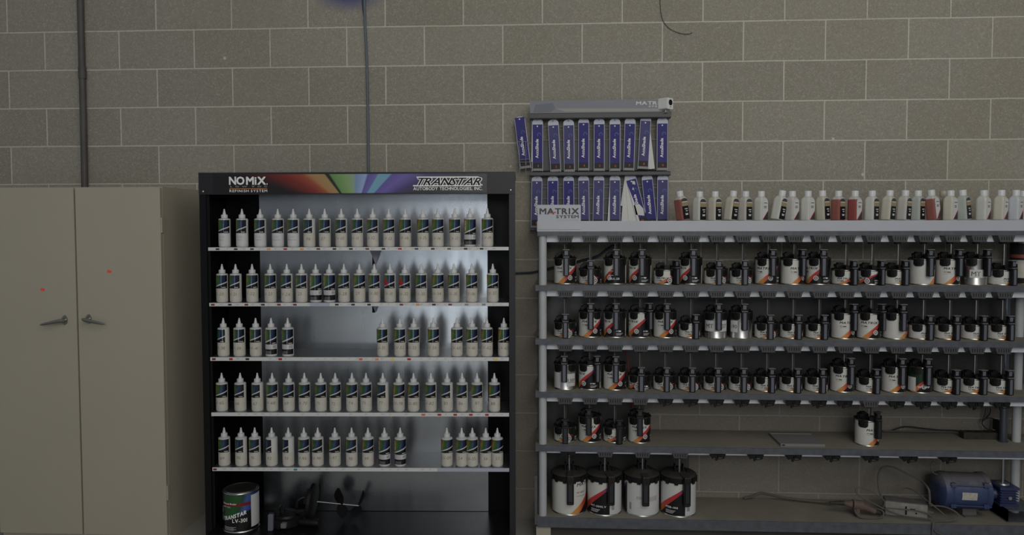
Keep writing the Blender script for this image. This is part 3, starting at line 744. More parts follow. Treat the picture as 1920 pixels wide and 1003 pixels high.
def blade(at, ang, ln, tw):
    m_ = MB(); m_.M = T(*at) @ RX(ang) @ RZ(tw)
    v = []; n = 8
    for i in range(n + 1):
        t = i / n; w_ = 0.030 * math.sin(PI * (0.12 + 0.85 * t)) + 0.003; b_ = 0.020 * math.sin(t * 1.8)
        for s_ in (-1, 1):
            for q_ in (-0.0008, 0.0008): v.append((b_ + q_, s_ * w_, ln * t))
    f = []
    for i in range(n):
        a_ = 4 * i; b_ = a_ + 4
        f += [(a_, a_ + 2, b_ + 2, b_), (a_ + 1, b_ + 1, b_ + 3, a_ + 3), (a_, b_, b_ + 1, a_ + 1), (a_ + 2, a_ + 3, b_ + 3, b_ + 2)]
    f += [(0, 1, 3, 2), (4 * n, 4 * n + 2, 4 * n + 3, 4 * n + 1)]
    m_.add(v, f); return m_
for at, ang, ln, tw in (((0.128, 0.004, 0.074), -14, 0.078, 235), ((0.128, 0.004, 0.074), 168, 0.062, 40), ((0.214, 0.010, 0.065), -20, 0.072, 25), ((0.214, 0.010, 0.065), 160, 0.056, 115)):
    part('paddle', blade(at, ang, ln, tw), M_bp, A)
# lid lying flat with its handle hanging over the front edge
p = PN(541, 985, 0.085)
B = thing('paint_stirrer', 'black stirrer lid lying flat beside the LV-301 tin, grey handle forward', 'paint stirrer', FN @ T(p.x - 0.01, 0.080, zfl))
mb = MB(); mb.M = T(0, 0, 0.0); mb.lathe([(0.05, 0.0), (0.078, 0.002), (0.082, 0.006), (0.082, 0.034), (0.074, 0.04), (0.06, 0.042), (0.055, 0.052), (0.03, 0.056), (0.0, 0.056)], 32)
mb.M = T(-0.055, -0.035, 0.048) @ RX(-20); mb.box(-0.014, 0.014, -0.012, 0.012, -0.02, 0.02, 0.003)
mb.M = None; mb.tube([(-0.06, -0.02, 0.05), (-0.035, -0.03, 0.083), (0.0, -0.035, 0.088), (0.04, -0.03, 0.075), (0.072, -0.01, 0.052)], 0.006, 8)
mb.box(-0.04, -0.015, -0.05, -0.02, 0.055, 0.10, 0.003); mb.box(-0.008, 0.006, -0.045, -0.025, 0.065, 0.10, 0.002)
part('lid', mb, M_bp, B)
mb = MB(); mb.M = T(-0.045, -0.088, 0.0) @ RX(-6); mb.box(-0.012, 0.012, -0.007, 0.007, 0.001, 0.078, 0.003); part('handle', mb, M_panel, B, 'grey handle')
part('latch', MB().box(0.005, 0.03, -0.096, -0.078, 0.015, 0.038, 0.003), M_edge, B, 'pale latch')
p = PN(580, 992, 0.045)
mb = MB(); mb.M = T(p.x, 0.045, zfl + 0.019) @ RZ(-8) @ RY(90); mb.lathe([(0, -0.048), (0.016, -0.048), (0.018, -0.044), (0.0175, 0.044), (0.016, 0.048), (0, 0.048)], 24)
mb.M = FN @ mb.M; v2 = mb
m2 = MB(); m2.M = FN @ T(p.x, 0.045, zfl + 0.0185) @ RZ(-8) @ RY(90); m2.lathe([(0, -0.048), (0.016, -0.048), (0.018, -0.044), (0.0175, 0.044), (0.016, 0.048), (0, 0.048)], 24)
tag(link('plastic_tube', m2.mesh('plastic_tube', M_bp)), 'short black plastic tube lying below the upright stirrer lid', 'tube')

# ---------------------------------------------------------------- mixing rack (axis aligned); y of the shelf front edge
YF = YW - 0.31
YB = YF + 0.003      # face of the stirrer heads
YA = YF + 0.100      # axis of the tins
X0 = P(1007, 600, YF).x; X1 = X0 + 2.56
def zr(v): return P(1034, v, YF).z
RK = thing('mixing_rack', 'long grey paint mixing rack of five shelves against the block wall', 'rack', T(X0, YF, 0))
def L(x, y, z): return (x - X0, y - YF, z)
z_tt, z_tb, z_tl = zr(414.5), zr(434), zr(442.3)
RL = X1 - X0
part('top_box', MB().box(0, RL, 0, 0.30, z_tb, z_tt, 0.002), M_rackw, RK, 'white enamelled top board')
part('top_rail', MB().box(0.002, RL, 0.002, 0.30, z_tl, z_tb - 0.0005), M_rack, RK)
SHR = [(535, 545.3), (636, 646.3), (735.5, 745.6), (835, 846.5), (970, 989)]
ZR = []
for k, (va, vb) in enumerate(SHR):
    z1, z0 = zr(va), zr(vb); ZR.append(z1)
    x_ = -0.008 if k < 4 else 0.0
    m_ = MB(); m_.cur = 0; m_.box(x_, RL, 0, 0.004, z0, z1); m_.box(x_, RL, 0.004, 0.30, z0 + 0.004, z1 - 0.0015); m_.cur = 1; m_.box(x_, RL, 0.0041, 0.30, z1 - 0.0014, z1)
    part('shelf', m_, [M_rack, M_rackdust], RK)
for k in range(4):
    zt_ = [z_tl] + [zr(b) for a, b in SHR[:3]]
    part('rail', MB().box(0.035, RL, 0.054, 0.057, zt_[k] - 0.031, zt_[k] - 0.0005), M_rail, RK, 'pale blue-white rail')
part('rail', MB().box(0.035, RL, 0.050, 0.053, zr(846.5) - 0.022, zr(846.5) - 0.0005), M_rail, RK, 'pale blue-white rail')
# posts
def post(x, y, za, zb):
    m_ = MB(); m_.M = T(x, y, 0); m_.lathe([(0.0195, za), (0.0195, zb)], 24); return m_
px = P(1017.5, 700, YF + 0.03).x - X0
lv_z = [(zr(535), z_tl), (zr(636), zr(545.3)), (zr(735.5), zr(646.3)), (zr(835), zr(745.6)), (zr(970), zr(846.5))]
for a, b in lv_z: part('post', post(px, 0.03, a, b), M_post, RK)
px2 = P(1908.5, 700, YF + 0.17).x - X0
for a, b in lv_z[1:]: part('post', post(px2, 0.17, a, b), M_post, RK)
for px_, y_ in ((px, 0.27), (RL - 0.05, 0.03), (RL - 0.05, 0.27)):
    for a, b in lv_z: part('post', post(px_, y_, a, b), M_post, RK)
for x_ in (0.025, RL - 0.06):
    part('foot', MB().box(x_ - 0.03, x_ + 0.04, 0.01, 0.29, 0, zr(989)), M_steelpaint, RK)
part('corner_bracket', MB().box(-0.012, 0.0, 0.004, 0.02, zr(985), zr(893)), M_rack, RK)
for k, xe in ((1, RL), (2, RL), (3, P(1208, 790, YW - 0.02).x - X0), (4, P(1292, 900, YW - 0.02).x - X0)):  # lowest sheet stands in for the shade on the wall behind the gallon tins
    part('back_panel', MB().box(0, xe, 0.292, 0.298, lv_z[k][0], lv_z[k][1]), M_rackback, RK)
part('back_rail', MB().box(0, RL, 0.28, 0.299, z_tl - 0.028, z_tl - 0.001), M_rackback, RK)
# sign plate standing on the front left of the top board
a = P(1008, 384, YF - 0.001); b = P(1089, 415, YF - 0.001)
sg = part('sign_plate', MB().box(a.x - X0, b.x - X0, -0.003, 0.001, z_tt - 0.04, a.z, 0.002), M_rackw, RK, 'white sign plate')
PR = lambda u, v: (lambda q_: Vector((q_.x - X0, 0, q_.z)))(P(u, v, YF - 0.004))
put(sg, 'MATRIX', 1012, 1085, 401.5, 11.2, mat('sign_ink', (0.055, 0.055, 0.06), 0.6), 0.045, gap=0.05, y=-0.0036, PF=PR)
put(sg, 'SYSTEM', 1043, 1085, 409, 5.6, bpy.data.materials['sign_ink'], 0.04, gap=0.05, y=-0.0036, PF=PR)
put(sg, 'AUTOMOTIVE FINISHES', 1043, 1085, 414, 2.8, M_greyprint, 0.01, gap=0.05, y=-0.0036, PF=PR)
m_ = MB(); a = PR(1026, 401.5); b = PR(1041, 396.5); c = PR(1043, 399)
m_.add([(a.x, -0.0037, a.z), (c.x, -0.0037, c.z), (b.x, -0.0037, b.z)], [(0, 1, 2)]); part('red_stroke', m_, M_rednum, sg, smooth=False)

# stirrer heads
nB = 18
xb1 = P(1060, 449, YB).x; xb18 = P(1887.7, 449, YB).x; pitch = (xb18 - xb1) / 17
BX = [xb1 + pitch * k for k in range(nB)]
TX = [P(1034 + ((1060 + (827.7 / 17) * k * (1 + 0.0021 * (k - 17))) - 1034) * 0.9865, 500, YA).x for k in range(nB)]
tx0, tx1 = TX[0], P(1034 + 853.7 * 0.9865, 500, YA).x
TX = [tx0 + (tx1 - tx0) / 17 * k for k in range(nB)]
def head_mesh(wt, wb, h):
    m_ = MB(); m_.cur = 0
    m_.prism([(-wb / 2, -h + 0.003), (wb / 2, -h + 0.003), (wt / 2, 0), (-wt / 2, 0)], 0.0, 0.052)
    m_.box(-wb / 2 - 0.001, wb / 2 + 0.001, -0.003, 0.043, -h, -h + 0.003)
    m_.cur = 1
    for k in range(5):
        x = (k - 2) * wb * 0.185; m_.M = T(x, 0, -h * 0.47); m_.box(-0.0019, 0.0019, -0.0006, 0.001, -h * 0.27, h * 0.27, 0.001); m_.M = None
    m_.cur = 2; m_.box(-0.010, 0.012, 0.02, 0.045, -h - 0.010, -h)
    return m_.mesh('stirrer_head', [M_bracket, M_slot, M_bp])
def empty_head_mesh(wt, wb, h):
    m_ = MB(); m_.cur = 0
    m_.prism([(-wb / 2, -h * 0.75), (wb / 2, -h * 0.75), (wt / 2, 0), (-wt / 2, 0)], 0.004, 0.052)
    m_.cur = 1
    m_.prism([(-wb * 0.46, -h * 0.95), (-0.008, -h * 0.6), (-0.006, -0.004), (-wt * 0.46, -0.004)], -0.003, 0.01)
    m_.prism([(0.008, -h * 0.55), (wb * 0.46, -h * 0.9), (wt * 0.46, -0.004), (0.006, -0.004)], -0.003, 0.01)
    m_.cur = 2; m_.cyl((0.0, 0.0, -0.004), (0.0, 0.0, -h - 0.002), 0.0022, seg=8)
    m_.tube([(-wb * 0.1, 0, -h * 0.8), (wb * 0.1, -0.006, -h * 0.95), (wb * 0.45, -0.01, -h * 0.7)], 0.0018, 6)
    m_.box(-0.012, -0.004, -0.004, 0.006, -h - 0.007, -h * 0.6)
    return m_.mesh('stirrer_head', [M_green, M_bp, M_bp])
hm = head_mesh(0.077, 0.060, 0.0300); em = empty_head_mesh(0.077, 0.060, 0.030)
under = [z_tl] + [zr(b) for a, b in SHR[:4]]
HEADS = []
for r_ in range(4):
    for k in range(nB):
        has = r_ < 3 or k in (0, 1, 2, 3, 12)
        part('stirrer_head', hm if has else em, None, RK, M=T(BX[k] - X0, YB - YF, under[r_] - 0.0004))
hm5 = head_mesh(0.077, 0.062, 0.024); em5 = empty_head_mesh(0.077, 0.062, 0.026)
xg = [P(1065, 855, YF + 0.004).x, P(1780, 860, YF + 0.004).x]; pg = (xg[1] - xg[0]) / 10
GX = [xg[0] + pg * k for k in range(11)]
for k in range(11):
    part('stirrer_head', hm5 if k in (1, 2, 3) else em5, None, RK, M=T(GX[k] - X0, 0.004, under[4] - 0.0004))

# ---------------------------------------------------------------- tins with pouring lids
CRad = 0.0535
def tin_me(R, H):
    return MB().lathe([(0, 0.003), (R - 0.004, 0.003), (R + 0.0008, 0.0), (R + 0.0016, 0.002), (R, 0.005), (R, H - 0.005), (R + 0.0015, H - 0.002), (R + 0.001, H), (R - 0.004, H), (R - 0.006, H - 0.003), (0, H - 0.003)], 36, caps=False).mesh('tin', M_tin)
def lid_me(R, H, tab=0.034, big=False):
    m_ = MB(); m_.cur = 0
    m_.lathe([(R - 0.007, H - 0.002), (R + 0.003, H), (R + 0.0035, H + 0.004), (R, H + 0.006), (R * 0.75, H + 0.008), (R * 0.45, H + 0.014), (R * 0.2, H + 0.02), (0, H + 0.02)], 36, caps=False)
    def zb(z0):
        return lambda t: z0 + 0.010 * (abs(2 * t - 1) ** 4) * (tab / 0.034)
    for a in ((-64, -17), (17, 64), (107, 154), (-154, -107)):
        m_.wrap(R + 0.0036, a[0], a[1], H - tab, H + 0.003, 10, zb(H - tab), 0.0022)
        am = (a[0] + a[1]) / 2; r0 = R + 0.0042
        m_.M = RZ(am); m_.box(-0.0045, 0.0045, -r0 - 0.003, -r0, H - tab * 0.72, H + 0.002, 0.001); m_.M = None
    m_.cur = 1
    for a in ((-66, -44), (-38, -16), (16, 38), (44, 66)):
        m_.wrap(R + 0.0050, a[0], a[1], H - 0.0005, H + 0.0035, 5, None, 0.003)
    # thumb lever and spout at the left rear
    m_.cur = 0
    m_.M = T(-R * 0.55, -R * 0.1, H + 0.012) @ RY(-14); m_.box(-0.012, 0.012, -0.016, 0.02, -0.01, 0.016, 0.003); m_.M = None
    m_.M = T(-R * 0.42, -0.005, H + 0.026); m_.box(-0.010, 0.016, -0.010, 0.018, -0.006, 0.007, 0.002); m_.M = None
    m_.cyl((-R * 0.86, -0.012, H), (-R * 0.88, -0.012, H + 0.018), 0.0028, seg=8)
    m_.cyl((R * 0.84, 0.01, H), (R * 0.86, 0.01, H + 0.014), 0.0028, seg=8)
    # sloping bridges from the rim to the handle yoke
    for s_ in (-1, 1):
        m_.tube([(s_ * R * 0.72, -R * 0.45, H + 0.004), (s_ * R * 0.42, -R * 0.72, H + 0.016), (s_ * 0.014, -R - 0.002, H + 0.022)], 0.0045, 6)
    m_.box(-0.013, 0.013, -R - 0.004, R * 0.3, H + 0.004, H + 0.02, 0.003)
    return m_.mesh('pouring_lid', [M_bp, M_bpd])
def handle_me(R, H, ln, w=0.0285):
    m_ = MB(); y = -R - 0.026; m_.cur = 0
    m_.box(-w / 2, w / 2, y, y + 0.016, H + 0.006 - ln, H + 0.010, 0.003)
    m_.cur = 1; m_.box(-w * 0.24, w * 0.24, y - 0.0012, y, H + 0.009 - ln, H + 0.004, 0.001)
    m_.cur = 2; m_.box(-w * 0.5, w * 0.5, y - 0.001, -R + 0.004, H + 0.009, H + 0.0125, 0.001)
    m_.box(-w * 0.24, w * 0.24, y - 0.0016, y - 0.001, H + 0.009 - ln * 0.55, H + 0.010 - ln * 0.55)
    m_.cur = 0
    # yoke up to the trigger head
    m_.prism([(-0.0165, H + 0.012), (0.0165, H + 0.012), (0.010, H + 0.03), (0.0115, H + 0.044), (-0.0115, H + 0.044), (-0.010, H + 0.03)], y + 0.006, y + 0.026)
    m_.box(-0.017, -0.0125, y + 0.004, y + 0.016, H + 0.012, H + 0.03); m_.box(0.0125, 0.017, y + 0.004, y + 0.016, H + 0.012, H + 0.03)
    m_.cur = 1; m_.box(-0.008, 0.008, y + 0.0045, y + 0.006, H + 0.020, H + 0.040, 0.001)
    m_.cur = 2; m_.box(-0.0165, 0.0165, y + 0.002, y + 0.026, H + 0.044, H + 0.0475, 0.001)
    return m_.mesh('pour_handle', [M_bp, M_panel, M_edge])
def rod_me(R, H, top):
    m_ = MB(); m_.cyl((-0.0035, -0.030, H + 0.02), (-0.0035, -0.030, top), 0.0022, seg=8); m_.cur = 1; m_.box(-0.001, 0.0075, -0.030, -0.022, H + 0.02, top)
    return m_.mesh('drive_rod', [M_rod, M_bpd])
HT, HS = 0.1235, 0.0715
gapT = 0
tinT, tinS = tin_me(CRad, HT), tin_me(CRad, HS)
lidT, lidS = lid_me(CRad, HT), lid_me(CRad, HS)
hT = handle_me(CRad, HT, 0.086); hS = handle_me(CRad, HS, 0.076)
hTd = hT.copy(); hSd = hS.copy()
for h_ in (hTd, hSd): h_.materials[1] = M_dkin; h_.materials[2] = M_bpd
wrapT = MB().wrap(CRad + 0.0008, -180, 180, 0.006, HT - 0.006, 48).mesh('label', M_canT)
wrapS = MB().wrap(CRad + 0.0008, -180, 180, 0.006, HS - 0.006, 48).mesh('label', M_canS)
wrapGr = MB().wrap(CRad + 0.0008, -180, 180, 0.006, HT - 0.006, 48).mesh('label', M_canGreen)
M_inkblack = mat('print_black', (0.03, 0.03, 0.035), 0.5)
def print_me(R, H, short):
    m_ = MB(); r = R + 0.0013; m_.cur = 0
    k = 1.0 if not short else 0.62
    text_wrap(m_, text('MATRIX', 0.0145 * (0.82 if short else 1), 0.045, 0.25, 1.3, 0.06), r, -46, 0.0745 if not short else 0.027)
    text_wrap(m_, text('MT-', 0.0072, 0.02, 0, 1.2), r, -44, 0.060 if not short else 0.0185)
    m_.wrap(r, -30, -15, 0.060 if not short else 0.0185, 0.0645 if not short else 0.0225, 3)
    m_.wrap(r, -44, -12, 0.0545 if not short else 0.0145, 0.0552 if not short else 0.0152, 4)
    m_.cur = 1
    text_wrap(m_, text('MT-', 0.0095, 0.02, 0, 1.3), r, 62, 0.030 if not short else 0.018)
    m_.wrap(r, 75, 88, 0.030 if not short else 0.018, 0.036 if not short else 0.024, 3)
    for q_ in range(3): m_.wrap(r, 62, 100 - q_ * 6, 0.022 - q_ * 0.004 if not short else 0.013 - q_ * 0.0025, 0.0232 - q_ * 0.004 if not short else 0.0140 - q_ * 0.0025, 5)
    return m_.mesh('print', [M_inkblack, M_white], False)
prT, prS = print_me(CRad, HT, False), print_me(CRad, HS, True)
rods = {}
# code letters: T tall, S short, with label turn (deg) and handle turn (deg)
O18 = ['first', 'second', 'third', 'fourth', 'fifth', 'sixth', 'seventh', 'eighth', 'ninth', 'tenth', 'eleventh', 'twelfth', 'thirteenth', 'fourteenth', 'fifteenth', 'sixteenth', 'seventeenth', 'last']
CANS = [
 "T:0:3 S:0:0 X:-62:0 T:-62:0 S:-10:40 T:-64:0 S:8:0 S:8:0 T:-22:6 T:20:22 T:-55:0 S:-6:18 S:-60:24 S:20:12 S:20:12 P:50:4 T:0:14 M:0:20 S:30:16",
 "S:0:0 T:0:0 T:-60:0 T:-50:34 T:0:0 S:10:12 K:0:0 L:0:0 S:0:0 S:10:8 S:10:8 T:10:22 T:-14:34 P:40:6 S:24:8 S:10:8 S:20:10 S:10:10",
 "J:10:-4 T:-62:26 T:0:0 S:-48:0 S:0:0 S:0:0 S:0:0 S:8:0 S:8:8 S:10:8 S:10:4 T:-6:12 S:16:10 T:0:6 G:0:4 S:0:12 S:4:14 S:10:12",
 "S:-4:0 T:-4:-6 S:-14:14 T:0:-4 - - - - - - - - T:22:20 - - - - -"]
def tin(x, row, idx, code, lrot, hrot, total):
    short = code == 'S'; H = HS if short else HT
    place = O18[idx] + ' from the left'
    rown = ['top', 'second', 'third', 'fourth'][row]
    look = {'S': 'short', 'T': 'tall', 'X': 'tall black', 'P': 'tall, mostly white', 'M': 'tall bare', 'K': 'tall bare', 'L': 'tall bare', 'J': 'tall silver', 'G': 'tall dark green'}[code]
    extra = {'M': ' with pale sticker reading M', 'K': ' with taped MT sign', 'L': ' with taped 90 sign', 'J': ' with 3.500 sticker'}.get(code, '')
    if code in 'ST' and lrot <= -45: look += ' dark-labelled'
    if row == 3 and idx == 12: place = 'standing alone at right'
    ptxt = '' if extra or ' ' in look else ' in black pouring lid'
    lab = f'{look} paint tin{ptxt}{extra}, {place}, {rown} can row'
    o = thing('paint_tin', lab, 'paint tin', T(x, YA, ZR[row]), 'paint tins with pouring lids on the mixing rack')
    part('tin', tinS if short else tinT, None, o)
    if code in 'STXP':
        l = part('label', wrapS if short else wrapT, None, o, M=RZ(lrot))
        if code != 'X': part('print', prS if short else prT, None, l)
    elif code == 'G':
        l = part('label', wrapGr, None, o, M=RZ(-30)); m_ = MB(); r = CRad + 0.0013
        for q_ in range(7): m_.wrap(r, -2, 26 - (q_ % 3) * 5, 0.03 + q_ * 0.011, 0.034 + q_ * 0.011, 5)
        text_wrap(m_, text('MT-175', 0.013, 0.03, 0, 1.2), r, -30, 0.026); part('print', m_, M_white, o, smooth=False)
        m_ = MB().wrap(r, -88, -42, 0.01, 0.075, 8); part('info_label', m_, M_paper, o)
    if code == 'X':
        m_ = MB(); r = CRad + 0.0014
        for st_, sz_, z_ in (('MBX-20', 0.0135, 0.024), ('Toner', 0.009, 0.043), ('Mixing', 0.008, 0.064)):
            m_ = MB(); text_wrap(m_, text(st_, sz_, 0.03, 0, 1.1), r, -38, z_); part('lettering', m_, M_white, o, smooth=False)
    if code in 'MKL':
        m_ = MB(); m_.cur = 0; a0, a1, z0, z1, st, sz, ang = {'M': (-48, 70, 0.036, 0.074, 'MT', 0.030, -40), 'K': (-72, 60, 0.034, 0.086, 'MT    37', 0.030, -62), 'L': (-72, -28, 0.030, 0.086, '-90', 0.026, -66)}[code]
        m_.wrap(CRad + 0.0011, a0, a1, z0, z1, 12); m_.cur = 1; text_wrap(m_, text(st, sz, 0.0), CRad + 0.0016, ang, (z0 + z1) / 2 - sz * 0.36)
        part('paper_label', m_, [M_paper, M_inkblack], o, 'white paper label with large letters')
    if code == 'J':
        m_ = MB(); m_.cur = 0; m_.wrap(CRad + 0.0011, 8, 60, 0.018, 0.080, 10); m_.cur = 1; text_wrap(m_, text('3.500', 0.019, 0.01), CRad + 0.0016, 10, 0.042)
        m_.wrap(CRad + 0.0016, 12, 56, 0.036, 0.038, 6); part('paper_label', m_, [M_paper, M_inkblack], o, 'white paper label reading 3.500')
        m_ = MB().wrap(CRad + 0.0008, -85, -25, 0.008, 0.085, 12); part('label', m_, M_paper, o)
    part('pouring_lid', lidS if short else lidT, None, o)
    part('pour_handle', (hSd if short else hTd) if row == 3 else (hS if short else hT), None, o, M=RZ(hrot))
    top = under[row] - 0.030 - 0.0105 - ZR[row]
    key = (short, row)
    if key not in rods: rods[key] = rod_me(CRad, H, top)
    part('drive_rod', rods[key], None, o)
for r_, line in enumerate(CANS):
    it = line.split()
    if r_ == 0: it = it[:18] if len(it) == 18 else it
    k = 0
    seq = it
    if len(seq) == 19: seq = seq[:14] + seq[15:]
    for k, e in enumerate(seq):
        if e == '-': continue
        c_, a, b = e.split(':'); tin(TX[k], r_, k, c_, float(a), float(b), len(seq))

# gallon tins on the bottom shelf
GR, GH = 0.0838, 0.187
gt = tin_me(GR, GH)
gw = MB().wrap(GR + 0.0008, -180, 180, 0.008, GH - 0.022, 60).mesh('label', M_canG)
def big_lid(dome):
    m_ = MB(); m_.cur = 0; R, H = GR, GH
    m_.lathe([(R - 0.006, H - 0.024), (R + 0.004, H - 0.022), (R + 0.004, H + 0.004), (R - 0.004, H + 0.010)], 48, caps=False)
    m_.cur = 1; m_.lathe([(R + 0.004, H + 0.004), (R - 0.004, H + 0.011), (R * 0.8, H + 0.013), (R * 0.6, H + 0.016 + dome), (R * 0.25, H + 0.02 + dome), (0, H + 0.02 + dome)], 48, caps=False)
    m_.cur = 0
    for k in range(12):
        m_.M = RZ(k * 30 + 15); m_.box(-0.009, 0.009, -R - 0.0075, -R - 0.003, H - 0.028, H + 0.002, 0.002); m_.M = None
    m_.cyl((R * 0.5, -0.02, H + 0.012), (R * 0.5, -0.02, H + 0.032), 0.007, seg=10)
    m_.M = T(0, -0.01, H + 0.03 + dome); m_.box(-0.022, -0.016, -0.02, 0.02, -0.02, 0.022); m_.box(0.016, 0.022, -0.02, 0.02, -0.02, 0.022)
    m_.box(-0.012, 0.012, -0.012, 0.012, -0.014, 0.010, 0.003); m_.M = None
    return m_.mesh('pouring_lid', [M_bp, M_bpd])
bl = [big_lid(0.0), big_lid(0.012)]
def big_handle():
    m_ = MB(); R, H = GR, GH; y = -R - 0.026; m_.cur = 0
    m_.box(-0.017, 0.017, y, y + 0.016, 0.062, H + 0.012, 0.004)
    m_.cur = 2; m_.box(-0.016, 0.016, y - 0.006, -R * 0.4, H + 0.012, H + 0.020, 0.003)
    for k in range(4): m_.tube([(-0.013 + k * 0.0087, y + 0.008, H + 0.018), (-0.012 + k * 0.008, y - 0.003, H + 0.008), (-0.008 + k * 0.0053, y - 0.002, H - 0.025)], 0.0022, 6)
    m_.cur = 1; m_.box(-0.009, 0.009, y - 0.0015, y, 0.078, H - 0.02, 0.001); m_.cur = 2; m_.box(-0.013, 0.013, y - 0.002, y, 0.068, 0.071)
    return m_.mesh('pour_handle', [M_bp, M_panel, M_bpd])
bh = big_handle(); bh.materials[1] = M_dkin
grod = MB().cyl((0, -0.03, GH + 0.02), (0, -0.03, under[4] - 0.027 - ZR[4]), 0.0045, seg=10).mesh('drive_rod', M_rod)
GL = [(1067, 44, 2, 0, 'gallon paint tin, white label with orange swoosh, first from the left post'),
      (1133, -72, 14, 0, 'gallon paint tin, black label with slim red swoosh, second from the left post'),
      (1203, -160, 4, 1, 'gallon paint tin, plain white fine-print label, third from the left post'),
      (1271.5, -68, 14, 0, 'gallon paint tin, black MSB-100 label with broad red swoosh, at right end of four')]
for k, (u, lr, hr, dm, lab) in enumerate(GL):
    x = P(u, 930, YF + 0.105).x
    o = thing('gallon_tin', lab, 'paint can', T(x, YF + 0.108, ZR[4]), 'gallon paint tins on the bottom rack shelf')
    part('tin', gt, None, o); l = part('label', gw, None, o, M=RZ(lr)); part('pouring_lid', bl[dm], None, o); part('pour_handle', bh, None, o, M=RZ(hr)); part('drive_rod', grod, None, o)
    r = GR + 0.0013; m_ = MB(); m_.cur = 0
    if k == 0:
        text_wrap(m_, text('MATRIX', 0.022, 0.03, 0.2, 1.3), r, 25, 0.142); text_wrap(m_, text('MT-400LV', 0.0125, 0.0), r, 25, 0.106); m_.wrap(r, 25, 60, 0.092, 0.0935, 6)
    if k in (1, 3):
        m_.cur = 1; text_wrap(m_, text('MT-500LV' if k == 1 else 'MSB-100', 0.0135, 0.018, 0, 1.25, 0.12), r, -52, 0.042)
        for q_ in range(3): m_.wrap(r, -52, -18 - q_ * 4, 0.030 - q_ * 0.006, 0.0318 - q_ * 0.006, 6)
        m_.cur = 0
        for q_ in range(7): m_.wrap(r, 21, 31, 0.03 + q_ * 0.005, 0.0325 + q_ * 0.005, 2)
        m_.cur = 2; m_.wrap(r - 0.0003, 14, 84, 0.008, GH - 0.024, 14)
    if k == 2:
        m_.cur = 2; m_.wrap(r - 0.0003, -62, 90, 0.008, GH - 0.024, 30); m_.cur = 3
        m_.wrap(r, -24, 20, 0.085, 0.100, 8); m_.wrap(r, 18, 52, 0.075, 0.098, 8); m_.cur = 0
        for q_ in range(7): m_.wrap(r, -50, -42, 0.03 + q_ * 0.005, 0.0325 + q_ * 0.005, 2)
    if k != 0:
        m_.cur = 3
        for q_ in range(3): m_.wrap(r + 0.0001, 22 if k != 2 else -20, 70, 0.018 + q_ * 0.012, 0.0187 + q_ * 0.012, 8)
    part('print', m_, [M_inkblack, M_white, M_paper, M_greyprint], l if False else o, smooth=False)

# tin half seen at the right end of the top can row
x = P(1914, 495, YF + 0.16).x
o = thing('paint_tin', 'dark tin with red and cream bands at right edge, top can row', 'paint tin', T(x + 0.022, YF + 0.17, ZR[0]))
Ht = 0.20
part('tin', MB().lathe([(0, 0.0), (0.06, 0.0), (0.06, Ht), (0.057, Ht + 0.003), (0, Ht)], 32), M_tin, o)
m_ = MB(); m_.cur = 0; m_.wrap(0.0606, -180, 180, 0.03, 0.10, 30); m_.cur = 1; m_.wrap(0.0606, -180, 180, 0.10, 0.115, 30); m_.cur = 2; m_.wrap(0.0606, -180, 180, 0.125, 0.142, 30); m_.cur = 3; m_.wrap(0.0605, -180, 180, 0.115, Ht - 0.004, 30); m_.wrap(0.0605, -180, 180, 0.004, 0.03, 30)
part('label', m_, [M_tape, M_greyprint, mat('dull_red_print', (0.25, 0.06, 0.05), 0.5), M_deckdark], o)

# ---------------------------------------------------------------- small bottles on the top board
def top_bottle(u, tilt, colr, dark, back=False, ub=None):
    nm, rgb = colr; yb = YF + (0.075 if not back else 0.18)
    x = P(u, 414, yb).x
    bands = 'black label' if dark else 'white label'
    return x, yb
TB = [(1281, -8, 'red', 1), (1311, 0, 'white', 1), (1340, 0, 'ivory', 1), (1369, 6, 'ivory', 1), (1397, 0, 'blush', 1), (1426.5, 0, 'white', 0), (1457, 10, 'white', 1), (1484.6, 0, 'blush', 0), (1514, 0, 'white', 0),
      (1543.5, -3, 'cream', 1), (1571, 0, 'red', 1), (1602, 0, 'crimson', 0), (1634, 0, 'white', 1), (1664, 3.5, 'ivory', 1), (1694, 2.5, 'blush', 1), (1720, 0, 'mint', 1), (1751, -7, 'red', 0), (1768, 0, 'tan', 2),
      (1781, 0, 'ivory', 0), (1808, -5, 'mint', 1), (1843, 0, 'white', 0), (1875, 1, 'ivory', 0), (1903.5, 0, 'bluish', 0), (1917, 0, 'clear', 2)]
LC = {'red': (0.27, 0.095, 0.08), 'crimson': (0.26, 0.065, 0.058), 'white': (0.56, 0.56, 0.52), 'ivory': (0.53, 0.51, 0.43), 'blush': (0.50, 0.475, 0.445), 'cream': (0.47, 0.45, 0.37), 'mint': (0.41, 0.44, 0.405), 'tan': (0.36, 0.32, 0.24), 'bluish': (0.50, 0.52, 0.55), 'clear': (0.5, 0.5, 0.46)}
LM = {k: mat_liquid('reducer_' + k, v, 0.100 if k in ('red', 'crimson') else 9.0) for k, v in LC.items()}
tb_body = {}
def sqb(m):
    if m.name not in tb_body:
        b = MB(); h = 0.024
        b.lathe([(0.0, 0.0), (h * 0.92, 0.0), (h, 0.003), (h, 0.092), (h * 0.94, 0.101), (h * 0.75, 0.108), (0.014, 0.112), (0.013, 0.116)], 40, 1.12, 0.98, sq=7)
        tb_body[m.name] = b.mesh('body', m)
    return tb_body[m.name]
cap_me = MB().lathe([(0.0155, 0.1125), (0.0170, 0.1130), (0.0170, 0.139), (0.0160, 0.1405), (0, 0.1405)], 28).mesh('cap', M_nozzle)
cap_tan = MB().lathe([(0.0155, 0.1125), (0.0170, 0.1130), (0.0170, 0.139), (0.0160, 0.1405), (0, 0.1405)], 28).mesh('cap', mat('tan_cap', (0.42, 0.39, 0.31), 0.5))
